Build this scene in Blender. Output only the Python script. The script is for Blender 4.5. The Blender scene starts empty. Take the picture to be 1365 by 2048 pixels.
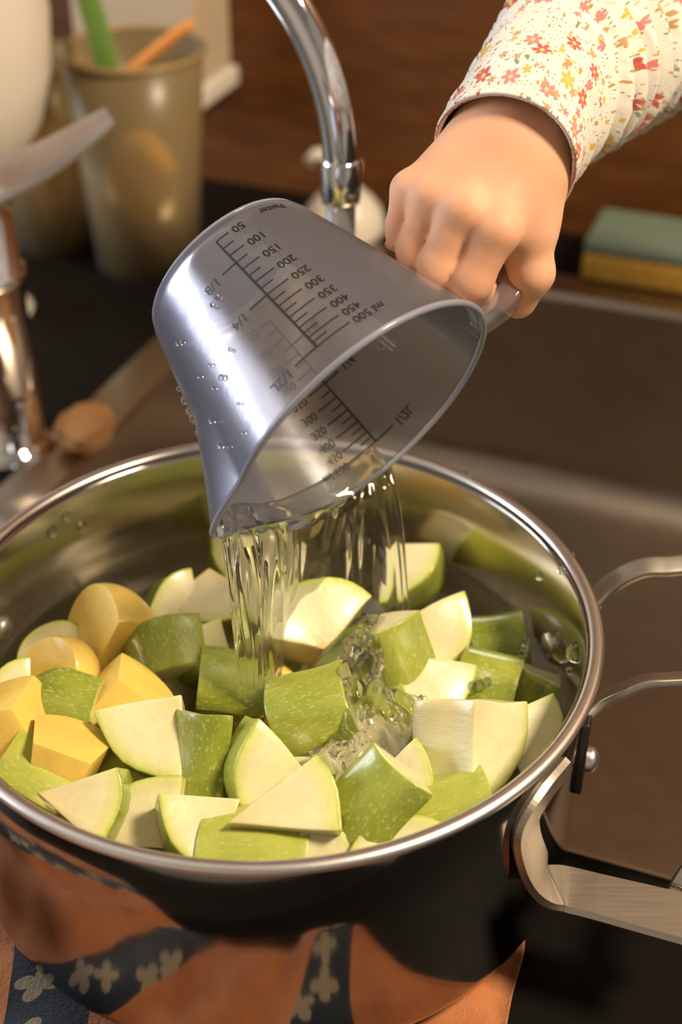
import bpy, bmesh, math, random
import numpy as np
from mathutils import Vector, Matrix, noise as mnoise

random.seed(7)
SC = bpy.context.scene
COL = SC.collection
V = Vector
# ------------------------------------------------------------------ camera
W, H, F = 1365.0, 2048.0, 2844.0
CAM = np.array([0.02627, -0.40022, 0.43007])
PITCH = math.radians(35.07)
RIGHT = np.array([1.0, 0, 0])
UP = np.array([0, math.sin(PITCH), math.cos(PITCH)])
FWD = np.array([0, math.cos(PITCH), -math.sin(PITCH)])
cd = bpy.data.cameras.new('camera')
cam = bpy.data.objects.new('camera', cd)
COL.objects.link(cam)
cam.location = CAM
cam.rotation_euler = (math.pi / 2 - PITCH, 0, 0)
cd.sensor_fit = 'VERTICAL'
cd.sensor_height = 36
cd.lens = F / H * 36
cd.clip_start = 0.01
cd.dof.use_dof = True
cd.dof.focus_distance = 0.485
cd.dof.aperture_fstop = 6.3
SC.camera = cam
# ------------------------------------------------------------------ light
SC.view_settings.view_transform = 'Standard'
SC.view_settings.look = 'None'
SC.view_settings.gamma = 1
SC.view_settings.use_curve_mapping = False
SC.view_settings.exposure = 0.0
world = bpy.data.worlds.new('World')
SC.world = world
world.use_nodes = True
bg = world.node_tree.nodes['Background']
bg.inputs[0].default_value = (1.0, 0.86, 0.7, 1)
bg.inputs[1].default_value = 0.12


def area(name, loc, target, sx, sy, power, color):
    l = bpy.data.lights.new(name, 'AREA')
    l.shape = 'RECTANGLE'
    l.size, l.size_y, l.energy, l.color = sx, sy, power, color
    o = bpy.data.objects.new(name, l)
    COL.objects.link(o)
    o.location = loc
    o.rotation_euler = (V(target) - V(loc)).to_track_quat('-Z', 'Y').to_euler()
    return o


area('ceiling_lamp', (0.80, -0.25, 1.20), (0, 0, 0.05), 0.24, 0.24, 27, (1.0, 0.82, 0.60))
area('window_light', (-1.83, 0.34, 0.62), (-0.9, -0.018, 0.62), 1.0, 0.95, 33, (0.86, 0.91, 1.0))
SC.cycles.max_bounces = 14
SC.cycles.transmission_bounces = 12
SC.cycles.transparent_max_bounces = 24
SC.cycles.glossy_bounces = 5
SC.cycles.diffuse_bounces = 3
SC.cycles.use_denoising = True
SC.cycles.sample_clamp_indirect = 6


# ------------------------------------------------------------------ pixel helpers
def ray(u, v):
    d = RIGHT * (u - W / 2) / F - UP * (v - H / 2) / F + FWD
    return d


def at_z(u, v, z):
    d = ray(u, v)
    return CAM + d * ((z - CAM[2]) / d[2])


def at_d(u, v, d):
    return CAM + ray(u, v) * d


def cv(x, y, z):
    """camera-frame direction (right, up, toward camera) -> world"""
    return RIGHT * x + UP * y - FWD * z


def on_wall(u, v, rad, front=True):
    d = ray(u, v)
    a = d[0] ** 2 + d[1] ** 2
    b = 2 * (CAM[0] * d[0] + CAM[1] * d[1])
    c = CAM[0] ** 2 + CAM[1] ** 2 - rad ** 2
    q = math.sqrt(max(0, b * b - 4 * a * c))
    t = (-b - q) / (2 * a) if front else (-b + q) / (2 * a)
    return CAM + d * t


# ------------------------------------------------------------------ object helpers
def tag(o, label=None, cat=None, group=None, kind=None):
    if label: o['label'] = label
    if cat: o['category'] = cat
    if group: o['group'] = group
    if kind: o['kind'] = kind
    return o


def empty(name, loc, label, cat, group=None):
    o = bpy.data.objects.new(name, None)
    COL.objects.link(o)
    o.location = V(loc)
    o.empty_display_size = 0.02
    tag(o, label, cat, group)
    bpy.context.view_layer.update()
    return o


def link(name, me, mat, parent=None, smooth=True):
    o = bpy.data.objects.new(name, me)
    COL.objects.link(o)
    if mat is not None:
        for m in (mat if isinstance(mat, (list, tuple)) else [mat]):
            me.materials.append(m)
    if parent is not None:
        o.parent = parent
        o.matrix_parent_inverse = Matrix.Translation(parent.location).inverted() if parent.parent is None \
            else (parent.matrix_parent_inverse.inverted() @ parent.parent.matrix_world.inverted()) if False else o.matrix_parent_inverse
    if smooth:
        me.polygons.foreach_set('use_smooth', [True] * len(me.polygons))
    return o


def mesh(name, verts, faces, mat, parent=None, smooth=True, recalc=True):
    me = bpy.data.meshes.new(name)
    me.from_pydata([tuple(map(float, v)) for v in verts], [], [tuple(int(i) for i in f) for f in faces])
    if recalc:
        bm = bmesh.new(); bm.from_mesh(me)
        bmesh.ops.remove_doubles(bm, verts=bm.verts, dist=1e-6)
        bmesh.ops.recalc_face_normals(bm, faces=bm.faces)
        bm.to_mesh(me); bm.free()
    return link(name, me, mat, parent, smooth)


def bm_obj(name, bm, mat, parent=None, smooth=True):
    me = bpy.data.meshes.new(name)
    bm.to_mesh(me); bm.free()
    return link(name, me, mat, parent, smooth)


def bevel(o, w, seg=3, ang=40):
    m = o.modifiers.new('bevel', 'BEVEL')
    m.width, m.segments, m.limit_method, m.angle_limit = w, seg, 'ANGLE', math.radians(ang)
    m.harden_normals = False
    return o


def lathe(prof, n=96, closed=False):
    """profile [(r,z)] -> verts, faces around z"""
    vs, fs = [], []
    m = len(prof)
    for i in range(n):
        a = 2 * math.pi * i / n
        for r, z in prof:
            vs.append((r * math.cos(a), r * math.sin(a), z))
    for i in range(n):
        j = (i + 1) % n
        for k in range(m if closed else m - 1):
            k2 = (k + 1) % m
            fs.append((i * m + k, j * m + k, j * m + k2, i * m + k2))
    return vs, fs


def tube(pts, rad, n=20, cap=True, flat=None, up=(0, 0, 1)):
    """sweep a circle (or an ellipse/rounded rectangle section) along pts"""
    pts = [np.array(p, float) for p in pts]
    vs, fs = [], []
    nrm = None
    rads = rad if hasattr(rad, '__len__') else [rad] * len(pts)
    for i, p in enumerate(pts):
        t = pts[min(i + 1, len(pts) - 1)] - pts[max(i - 1, 0)]
        t /= np.linalg.norm(t)
        if nrm is None:
            u = np.array(up, float)
            if abs(u @ t) > 0.95: u = np.array([1.0, 0, 0])
            nrm = u - t * (u @ t)
        else:
            nrm = nrm - t * (nrm @ t)
        nrm /= np.linalg.norm(nrm)
        b = np.cross(t, nrm)
        for k in range(n):
            a = 2 * math.pi * k / n
            c, s = math.cos(a), math.sin(a)
            if flat:
                e = 0.35
                c = math.copysign(abs(c) ** e, c) * flat[0]
                s = math.copysign(abs(s) ** e, s) * flat[1]
            vs.append(p + rads[i] * (c * nrm + s * b))
    m = len(pts)
    for i in range(m - 1):
        for k in range(n):
            k2 = (k + 1) % n
            fs.append((i * n + k, i * n + k2, (i + 1) * n + k2, (i + 1) * n + k))
    if cap:
        fs.append(tuple(range(n)))
        fs.append(tuple((m - 1) * n + k for k in range(n)))
    return vs, fs


def smooth_path(ctrl, n=10):
    """Catmull-Rom through control points"""
    P = [np.array(c, float) for c in ctrl]
    P = [2 * P[0] - P[1]] + P + [2 * P[-1] - P[-2]]
    out = []
    for i in range(1, len(P) - 2):
        for k in range(n):
            t = k / n
            a, b, c, d = P[i - 1:i + 3]
            out.append(.5 * (2 * b + (c - a) * t + (2 * a - 5 * b + 4 * c - d) * t * t + (3 * b - a - 3 * c + d) * t ** 3))
    out.append(P[-2])
    return out


def box(x0, x1, y0, y1, z0, z1, M=None):
    vs = [np.array((x, y, z), float) for x in (x0, x1) for y in (y0, y1) for z in (z0, z1)]
    if M is not None: vs = [M(v) for v in vs]
    fs = [(0, 1, 3, 2), (4, 6, 7, 5), (0, 4, 5, 1), (2, 3, 7, 6), (0, 2, 6, 4), (1, 5, 7, 3)]
    return vs, fs


def surface_nets(Fv, org, h):
    """iso surface 0 of a sampled field, inside negative"""
    nx, ny, nz = Fv.shape
    ins = Fv < 0
    acc = np.zeros((nx - 1, ny - 1, nz - 1, 3)); cnt = np.zeros((nx - 1, ny - 1, nz - 1))
    I, J, K = np.meshgrid(np.arange(nx - 1), np.arange(ny - 1), np.arange(nz - 1), indexing='ij')
    base = np.stack([I, J, K], -1).astype(float)
    for ax in range(3):
        o1, o2 = [a for a in range(3) if a != ax]
        for d1 in (0, 1):
            for d2 in (0, 1):
                s0 = [0, 0, 0]; s0[o1] = d1; s0[o2] = d2
                s1 = list(s0); s1[ax] = 1
                sl = lambda s: tuple(slice(s[k], s[k] + (nx, ny, nz)[k] - 1) for k in range(3))
                a, b = Fv[sl(s0)], Fv[sl(s1)]
                m = (a < 0) != (b < 0)
                t = np.where(m, a / np.where(m, a - b, 1), 0)
                off = np.zeros(base.shape)
                off[..., o1] = d1; off[..., o2] = d2; off[..., ax] = t
                acc += np.where(m[..., None], base + off, 0)
                cnt += m
    mk = cnt > 0
    idx = -np.ones(mk.shape, int)
    idx[mk] = np.arange(mk.sum())
    verts = acc[mk] / cnt[mk][:, None] * h + org
    quads = []
    for ax in range(3):
        o1, o2 = [(1, 2), (2, 0), (0, 1)][ax]
        sl0 = [slice(1, s - 1) for s in (nx, ny, nz)]; sl0[ax] = slice(0, (nx, ny, nz)[ax] - 1)
        sl1 = list(sl0); sl1[ax] = slice(1, (nx, ny, nz)[ax])
        a, b = ins[tuple(sl0)], ins[tuple(sl1)]
        m = np.argwhere(a != b)
        if len(m) == 0: continue
        c = m.copy(); c[:, o1] += 1; c[:, o2] += 1
        flip = a[tuple(m.T)]

        def g(d1, d2):
            q = c.copy(); q[:, o1] -= d1; q[:, o2] -= d2
            return idx[tuple(q.T)]
        q = np.stack([g(0, 0), g(1, 0), g(1, 1), g(0, 1)], 1)
        q[~flip] = q[~flip][:, ::-1]
        quads.append(q)
    return verts, np.vstack(quads)


def roundcone(P, a, b, ra, rb):
    a, b = np.array(a), np.array(b)
    ab = b - a
    t = np.clip(((P - a) @ ab) / (ab @ ab), 0, 1)
    return np.linalg.norm(P - a - t[..., None] * ab, axis=-1) - (ra + (rb - ra) * t)


def smin(a, b, k):
    h = np.clip(0.5 + 0.5 * (b - a) / k, 0, 1)
    return b + (a - b) * h - k * h * (1 - h)


# ------------------------------------------------------------------ materials
def new_mat(name):
    m = bpy.data.materials.new(name)
    m.use_nodes = True
    nt = m.node_tree
    b = nt.nodes['Principled BSDF']
    return m, nt, b


def setp(b, **k):
    names = dict(color='Base Color', rough='Roughness', metal='Metallic', spec='Specular IOR Level', trans='Transmission Weight',
                 ior='IOR', sss='Subsurface Weight', coat='Coat Weight', alpha='Alpha', sheen='Sheen Weight', aniso='Anisotropic')
    for kk, v in k.items():
        s = b.inputs[names[kk]]
        s.default_value = (*v, 1) if kk == 'color' else v


def nd(nt, typ, **k):
    n = nt.nodes.new(typ)
    for kk, v in k.items():
        setattr(n, kk, v)
    return n


def ramp(nt, stops):
    r = nt.nodes.new('ShaderNodeValToRGB')
    e = r.color_ramp.elements
    while len(e) < len(stops): e.new(0.5)
    for i, (p, c) in enumerate(stops):
        e[i].position = p
        e[i].color = (*c, 1) if len(c) == 3 else c
    return r


def noise_tex(nt, scale, detail=3, rough=0.5, coord='Object', stretch=None):
    tc = nd(nt, 'ShaderNodeTexCoord')
    n = nd(nt, 'ShaderNodeTexNoise')
    n.inputs['Scale'].default_value = scale
    n.inputs['Detail'].default_value = detail
    n.inputs['Roughness'].default_value = rough
    src = tc.outputs[coord]
    if stretch:
        mp = nd(nt, 'ShaderNodeMapping')
        mp.inputs['Scale'].default_value = stretch
        nt.links.new(src, mp.inputs[0]); src = mp.outputs[0]
    nt.links.new(src, n.inputs['Vector'])
    return n


def bump(nt, b, src, strength, dist):
    bp = nd(nt, 'ShaderNodeBump')
    bp.inputs['Strength'].default_value = strength
    bp.inputs['Distance'].default_value = dist
    nt.links.new(src, bp.inputs['Height'])
    nt.links.new(bp.outputs[0], b.inputs['Normal'])


def simple(name, color, rough=0.5, metal=0.0, **k):
    m, nt, b = new_mat(name)
    setp(b, color=color, rough=rough, metal=metal, **k)
    n = noise_tex(nt, 60, 3)
    mp = nd(nt, 'ShaderNodeMapRange')
    mp.inputs['To Min'].default_value = max(0, rough - 0.05)
    mp.inputs['To Max'].default_value = min(1, rough + 0.07)
    nt.links.new(n.outputs[0], mp.inputs[0])
    nt.links.new(mp.outputs[0], b.inputs['Roughness'])
    return m


def steel(name, color, rough, stretch=(1, 1, 40), scale=30, amount=0.10):
    m, nt, b = new_mat(name)
    setp(b, color=color, rough=rough, metal=1.0)
    n = noise_tex(nt, scale, 4, 0.6, stretch=stretch)
    mp = nd(nt, 'ShaderNodeMapRange')
    mp.inputs['To Min'].default_value = max(0.01, rough - amount)
    mp.inputs['To Max'].default_value = rough + amount
    nt.links.new(n.outputs[0], mp.inputs[0])
    nt.links.new(mp.outputs[0], b.inputs['Roughness'])
    return m


M_pot_in = steel('pot_inner_steel', (0.66, 0.60, 0.50), 0.17, (1, 1, 6), 40, 0.06)
M_pot_out = steel('pot_outer_steel', (0.30, 0.28, 0.26), 0.10, (1, 1, 8), 60, 0.05)
M_rim = steel('rim_steel', (0.84, 0.80, 0.75), 0.33, (1, 1, 1), 90, 0.05)
M_handle = steel('handle_steel', (0.50, 0.45, 0.38), 0.42, (1, 30, 30), 40, 0.08)
M_chrome = simple('chrome', (0.86, 0.86, 0.88), 0.04, 1.0)
M_sink = steel('sink_steel', (0.42, 0.355, 0.285), 0.32, (1, 1, 1), 50, 0.06)
M_counter = simple('black_counter', (0.006, 0.005, 0.004), 0.5, spec=0.10)
M_floor = simple('dark_floor', (0.02, 0.014, 0.01), 0.6)
M_cream = simple('cream_ceramic', (0.78, 0.70, 0.58), 0.3)
M_carton = simple('beige_carton', (0.55, 0.42, 0.28), 0.6)
M_print = simple('black_print', (0.012, 0.012, 0.014), 0.5)
M_print_soft = simple('grey_print', (0.10, 0.095, 0.09), 0.5)
M_stem = simple('leek_green', (0.16, 0.30, 0.05), 0.5)
M_carrot = simple('carrot_orange', (0.75, 0.30, 0.08), 0.5)
M_brown = simple('brown_contents', (0.48, 0.28, 0.09), 0.7)
M_wallpaint = simple('wall_paint', (0.74, 0.68, 0.58), 0.8)
M_satin = simple('satin_steel', (0.82, 0.80, 0.78), 0.28, 1.0)
M_dark = simple('dark_bracket', (0.10, 0.09, 0.08), 0.3, 0.9)
M_green_edge = simple('sponge_green', (0.13, 0.17, 0.12), 0.95)


def mat_sponge():
    m, nt, b = new_mat('sponge_yellow')
    n = noise_tex(nt, 350, 4, 0.6)
    r = ramp(nt, [(0.35, (0.28, 0.14, 0.012)), (0.65, (0.50, 0.28, 0.03))])
    nt.links.new(n.outputs[0], r.inputs[0]); nt.links.new(r.outputs[0], b.inputs['Base Color'])
    setp(b, rough=0.95); bump(nt, b, n.outputs[0], 0.6, 0.002)
    return m


def mat_wood():
    m, nt, b = new_mat('wood_panel')
    n = noise_tex(nt, 9, 8, 0.62, stretch=(0.5, 6, 11))
    n2 = noise_tex(nt, 3, 3, 0.5)
    r = ramp(nt, [(0.25, (0.040, 0.012, 0.002)), (0.5, (0.125, 0.040, 0.006)), (0.75, (0.23, 0.080, 0.014))])
    mx = nd(nt, 'ShaderNodeMath', operation='MULTIPLY_ADD')
    mx.inputs[1].default_value = 0.5
    nt.links.new(n2.outputs[0], mx.inputs[0])
    s = nd(nt, 'ShaderNodeMath', operation='MULTIPLY'); s.inputs[1].default_value = 0.55
    nt.links.new(n.outputs[0], s.inputs[0]); nt.links.new(s.outputs[0], mx.inputs[2])
    nt.links.new(mx.outputs[0], r.inputs[0]); nt.links.new(r.outputs[0], b.inputs['Base Color'])
    setp(b, rough=0.45)
    return m


def mat_zuc_skin():
    m, nt, b = new_mat('zucchini_skin')
    n = noise_tex(nt, 900, 3, 0.6, stretch=(1, 1, 0.5))
    n2 = noise_tex(nt, 90, 4, 0.6, stretch=(1, 1, 0.5))
    oi = nd(nt, 'ShaderNodeObjectInfo')
    base = ramp(nt, [(0.3, (0.20, 0.245, 0.016)), (0.75, (0.45, 0.48, 0.075))])
    ad = nd(nt, 'ShaderNodeMath', operation='MULTIPLY_ADD'); ad.inputs[1].default_value = 0.35
    nt.links.new(oi.outputs['Random'], ad.inputs[0])
    s = nd(nt, 'ShaderNodeMath', operation='MULTIPLY'); s.inputs[1].default_value = 0.7
    nt.links.new(n2.outputs[0], s.inputs[0]); nt.links.new(s.outputs[0], ad.inputs[2])
    nt.links.new(ad.outputs[0], base.inputs[0])
    fl = ramp(nt, [(0.56, (0, 0, 0)), (0.68, (1, 1, 1))])
    nt.links.new(n.outputs[0], fl.inputs[0])
    mx = nd(nt, 'ShaderNodeMix', data_type='RGBA')
    mx.inputs['B'].default_value = (0.60, 0.62, 0.22, 1)
    f2 = nd(nt, 'ShaderNodeMath', operation='MULTIPLY'); f2.inputs[1].default_value = 0.6
    nt.links.new(fl.outputs[0], f2.inputs[0])
    nt.links.new(f2.outputs[0], mx.inputs['Factor']); nt.links.new(base.outputs[0], mx.inputs['A'])
    nt.links.new(mx.outputs['Result'], b.inputs['Base Color'])
    setp(b, rough=0.30, spec=0.5, sss=0.08, coat=0.4)
    b.inputs['Coat Roughness'].default_value = 0.10
    b.inputs['Subsurface Radius'].default_value = (0.002, 0.003, 0.001)
    b.inputs['Subsurface Scale'].default_value = 1.0
    bump(nt, b, n2.outputs[0], 0.15, 0.002)
    return m


def mat_flesh(name, stops, rough=0.3):
    m, nt, b = new_mat(name)
    at = nd(nt, 'ShaderNodeAttribute', attribute_name='rad')
    n = noise_tex(nt, 120, 4, 0.6)
    ad = nd(nt, 'ShaderNodeMath', operation='MULTIPLY_ADD'); ad.inputs[1].default_value = 0.08
    sb = nd(nt, 'ShaderNodeMath', operation='SUBTRACT'); sb.inputs[1].default_value = 0.04
    nt.links.new(n.outputs[0], ad.inputs[0]); nt.links.new(at.outputs['Fac'], ad.inputs[2])
    nt.links.new(ad.outputs[0], sb.inputs[0])
    r = ramp(nt, stops)
    nt.links.new(sb.outputs[0], r.inputs[0])
    nf = noise_tex(nt, 260, 5, 0.65, stretch=(1, 1, 0.3))
    nm = noise_tex(nt, 55, 3, 0.5)
    vr = nd(nt, 'ShaderNodeMapRange')
    vr.inputs['From Min'].default_value = 0.3; vr.inputs['From Max'].default_value = 0.7
    vr.inputs['To Min'].default_value = 0.86; vr.inputs['To Max'].default_value = 1.08
    sm_ = nd(nt, 'ShaderNodeMath', operation='ADD'); hf = nd(nt, 'ShaderNodeMath', operation='MULTIPLY'); hf.inputs[1].default_value = 0.5
    nt.links.new(nf.outputs[0], sm_.inputs[0]); nt.links.new(nm.outputs[0], sm_.inputs[1]); nt.links.new(sm_.outputs[0], hf.inputs[0]); nt.links.new(hf.outputs[0], vr.inputs[0])
    hs = nd(nt, 'ShaderNodeHueSaturation')
    nt.links.new(vr.outputs[0], hs.inputs['Value']); nt.links.new(r.outputs[0], hs.inputs['Color'])
    nt.links.new(hs.outputs[0], b.inputs['Base Color'])
    setp(b, rough=rough, spec=0.5, sss=0.25, coat=0.35)
    b.inputs['Coat Roughness'].default_value = 0.12
    b.inputs['Subsurface Radius'].default_value = (0.004, 0.004, 0.002)
    b.inputs['Subsurface Scale'].default_value = 1.0
    bump(nt, b, hf.outputs[0], 0.30, 0.0016)
    return m


M_skin_z = mat_zuc_skin()
M_flesh = mat_flesh('zucchini_flesh', [(0.0, (0.76, 0.62, 0.29)), (0.35, (0.78, 0.70, 0.39)), (0.78, (0.78, 0.72, 0.42)), (0.95, (0.66, 0.66, 0.22)), (1.0, (0.40, 0.47, 0.06))])
M_potato = mat_flesh('potato_flesh', [(0.0, (0.88, 0.62, 0.12)), (1.0, (0.88, 0.62, 0.14))], 0.35)


def mat_skin():
    m, nt, b = new_mat('human_skin')
    n = noise_tex(nt, 45, 4, 0.55)
    r = ramp(nt, [(0.3, (0.74, 0.38, 0.22)), (0.7, (0.80, 0.45, 0.28))])
    nt.links.new(n.outputs[0], r.inputs[0]); nt.links.new(r.outputs[0], b.inputs['Base Color'])
    setp(b, rough=0.55, sss=0.35, spec=0.3)
    b.inputs['Subsurface Radius'].default_value = (0.006, 0.0022, 0.0012)
    b.inputs['Subsurface Scale'].default_value = 1.0
    n2 = noise_tex(nt, 900, 2, 0.6)
    bump(nt, b, n2.outputs[0], 0.08, 0.0006)
    return m


M_skin = mat_skin()


def mat_plastic():
    """thin clear plastic: see-through, faintly milky, glossy"""
    m = bpy.data.materials.new('clear_plastic'); m.use_nodes = True
    nt = m.node_tree; nt.nodes.remove(nt.nodes['Principled BSDF'])
    out = nt.nodes['Material Output']
    tr = nd(nt, 'ShaderNodeBsdfTransparent'); tr.inputs[0].default_value = (0.985, 0.985, 0.99, 1)
    df = nd(nt, 'ShaderNodeBsdfDiffuse'); df.inputs[0].default_value = (0.90, 0.89, 0.93, 1)
    tl = nd(nt, 'ShaderNodeBsdfTranslucent'); tl.inputs[0].default_value = (0.90, 0.89, 0.93, 1)
    hz = nd(nt, 'ShaderNodeMixShader'); hz.inputs[0].default_value = 0.5
    nt.links.new(df.outputs[0], hz.inputs[1]); nt.links.new(tl.outputs[0], hz.inputs[2])
    m1 = nd(nt, 'ShaderNodeMixShader')
    lw = nd(nt, 'ShaderNodeLayerWeight'); lw.inputs[0].default_value = 0.35
    mr = nd(nt, 'ShaderNodeMapRange')
    mr.inputs['To Min'].default_value = 0.085; mr.inputs['To Max'].default_value = 0.19
    nt.links.new(lw.outputs['Facing'], mr.inputs[0]); nt.links.new(mr.outputs[0], m1.inputs[0])
    nt.links.new(tr.outputs[0], m1.inputs[1]); nt.links.new(hz.outputs[0], m1.inputs[2])
    gl = nd(nt, 'ShaderNodeBsdfGlossy'); gl.inputs['Roughness'].default_value = 0.24
    gl.inputs[0].default_value = (0.58, 0.59, 0.68, 1)
    n = noise_tex(nt, 55, 3, 0.5)
    bp = nd(nt, 'ShaderNodeBump'); bp.inputs['Strength'].default_value = 0.25; bp.inputs['Distance'].default_value = 0.001
    nt.links.new(n.outputs[0], bp.inputs['Height']); nt.links.new(bp.outputs[0], gl.inputs['Normal'])
    fr = nd(nt, 'ShaderNodeFresnel'); fr.inputs[0].default_value = 1.33
    m2 = nd(nt, 'ShaderNodeMixShader')
    nt.links.new(fr.outputs[0], m2.inputs[0]); nt.links.new(m1.outputs[0], m2.inputs[1]); nt.links.new(gl.outputs[0], m2.inputs[2])
    nt.links.new(m2.outputs[0], out.inputs[0])
    return m


def mat_clear(name, col, haze, hcol, gl_rough=0.05, ior=1.4):
    m = bpy.data.materials.new(name); m.use_nodes = True
    nt = m.node_tree; nt.nodes.remove(nt.nodes['Principled BSDF'])
    out = nt.nodes['Material Output']
    tr = nd(nt, 'ShaderNodeBsdfTransparent'); tr.inputs[0].default_value = (*col, 1)
    df = nd(nt, 'ShaderNodeBsdfDiffuse'); df.inputs[0].default_value = (*hcol, 1)
    m1 = nd(nt, 'ShaderNodeMixShader'); m1.inputs[0].default_value = haze
    gl = nd(nt, 'ShaderNodeBsdfGlossy'); gl.inputs['Roughness'].default_value = gl_rough
    fr = nd(nt, 'ShaderNodeFresnel'); fr.inputs[0].default_value = ior
    m2 = nd(nt, 'ShaderNodeMixShader')
    n = noise_tex(nt, 30, 2)
    bp = nd(nt, 'ShaderNodeBump'); bp.inputs['Strength'].default_value = 0.1; bp.inputs['Distance'].default_value = 0.001
    nt.links.new(n.outputs[0], bp.inputs['Height']); nt.links.new(bp.outputs[0], gl.inputs['Normal'])
    nt.links.new(tr.outputs[0], m1.inputs[1]); nt.links.new(df.outputs[0], m1.inputs[2])
    nt.links.new(fr.outputs[0], m2.inputs[0]); nt.links.new(m1.outputs[0], m2.inputs[1]); nt.links.new(gl.outputs[0], m2.inputs[2])
    nt.links.new(m2.outputs[0], out.inputs[0])
    return m


def mat_water(name, share):
    """refracting water; the rest passes straight so light still reaches what lies beneath"""
    m = bpy.data.materials.new(name); m.use_nodes = True
    nt = m.node_tree; nt.nodes.remove(nt.nodes['Principled BSDF'])
    out = nt.nodes['Material Output']
    g = nd(nt, 'ShaderNodeBsdfGlass'); g.inputs['IOR'].default_value = 1.33; g.inputs['Roughness'].default_value = 0.0
    g.inputs[0].default_value = (0.98, 0.985, 0.97, 1)
    t = nd(nt, 'ShaderNodeBsdfTransparent'); t.inputs[0].default_value = (0.98, 0.985, 0.97, 1)
    mx = nd(nt, 'ShaderNodeMixShader'); mx.inputs[0].default_value = share
    nt.links.new(t.outputs[0], mx.inputs[1]); nt.links.new(g.outputs[0], mx.inputs[2])
    nt.links.new(mx.outputs[0], out.inputs[0])
    return m


M_plastic = mat_plastic()
M_plastic_rim = mat_clear('plastic_rim', (0.90, 0.90, 0.96), 0.30, (0.74, 0.75, 0.88), 0.12)
M_plastic_handle = mat_clear('plastic_handle', (0.95, 0.95, 0.97), 0.10, (0.75, 0.75, 0.8), 0.08, 1.42)
M_tub = mat_clear('tub_plastic', (0.99, 0.92, 0.74), 0.20, (0.92, 0.66, 0.30), 0.3)
M_nozzle = mat_clear('nozzle_plastic', (0.8, 0.8, 0.82), 0.5, (0.6, 0.58, 0.58), 0.2)
M_water = mat_water('water_pour', 0.93)
M_water_pool = mat_water('water_pool', 0.5)
M_water_splash = mat_water('water_splash', 0.85)


def mat_towel():
    m, nt, b = new_mat('terry_towel')
    n = noise_tex(nt, 700, 3, 0.7)
    n2 = noise_tex(nt, 30, 4, 0.6)
    uv = nd(nt, 'ShaderNodeUVMap')
    r = ramp(nt, [(0.3, (0.34, 0.10, 0.032)), (0.7, (0.60, 0.22, 0.075))])
    nt.links.new(n2.outputs[0], r.inputs[0])
    # navy bands across the cloth, with pale flowers
    sx = nd(nt, 'ShaderNodeSeparateXYZ'); nt.links.new(uv.outputs[0], sx.inputs[0])
    md = nd(nt, 'ShaderNodeMath', operation='PINGPONG'); md.inputs[1].default_value = 0.044
    nt.links.new(sx.outputs[0], md.inputs[0])
    lt = nd(nt, 'ShaderNodeMath', operation='LESS_THAN'); lt.inputs[1].default_value = 0.0135
    nt.links.new(md.outputs[0], lt.inputs[0])
    fl = flower_mask(nt, uv.outputs[0], 46.0, 0.36, 4)
    navy = nd(nt, 'ShaderNodeMix', data_type='RGBA')
    navy.inputs['A'].default_value = (0.012, 0.020, 0.030, 1); navy.inputs['B'].default_value = (0.30, 0.24, 0.16, 1)
    nt.links.new(fl[0], navy.inputs['Factor'])
    mx = nd(nt, 'ShaderNodeMix', data_type='RGBA')
    nt.links.new(lt.outputs[0], mx.inputs['Factor']); nt.links.new(r.outputs[0], mx.inputs['A']); nt.links.new(navy.outputs['Result'], mx.inputs['B'])
    nt.links.new(mx.outputs['Result'], b.inputs['Base Color'])
    setp(b, rough=1.0, sheen=0.25)
    bump(nt, b, n.outputs[0], 0.7, 0.0012)
    return m


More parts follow.
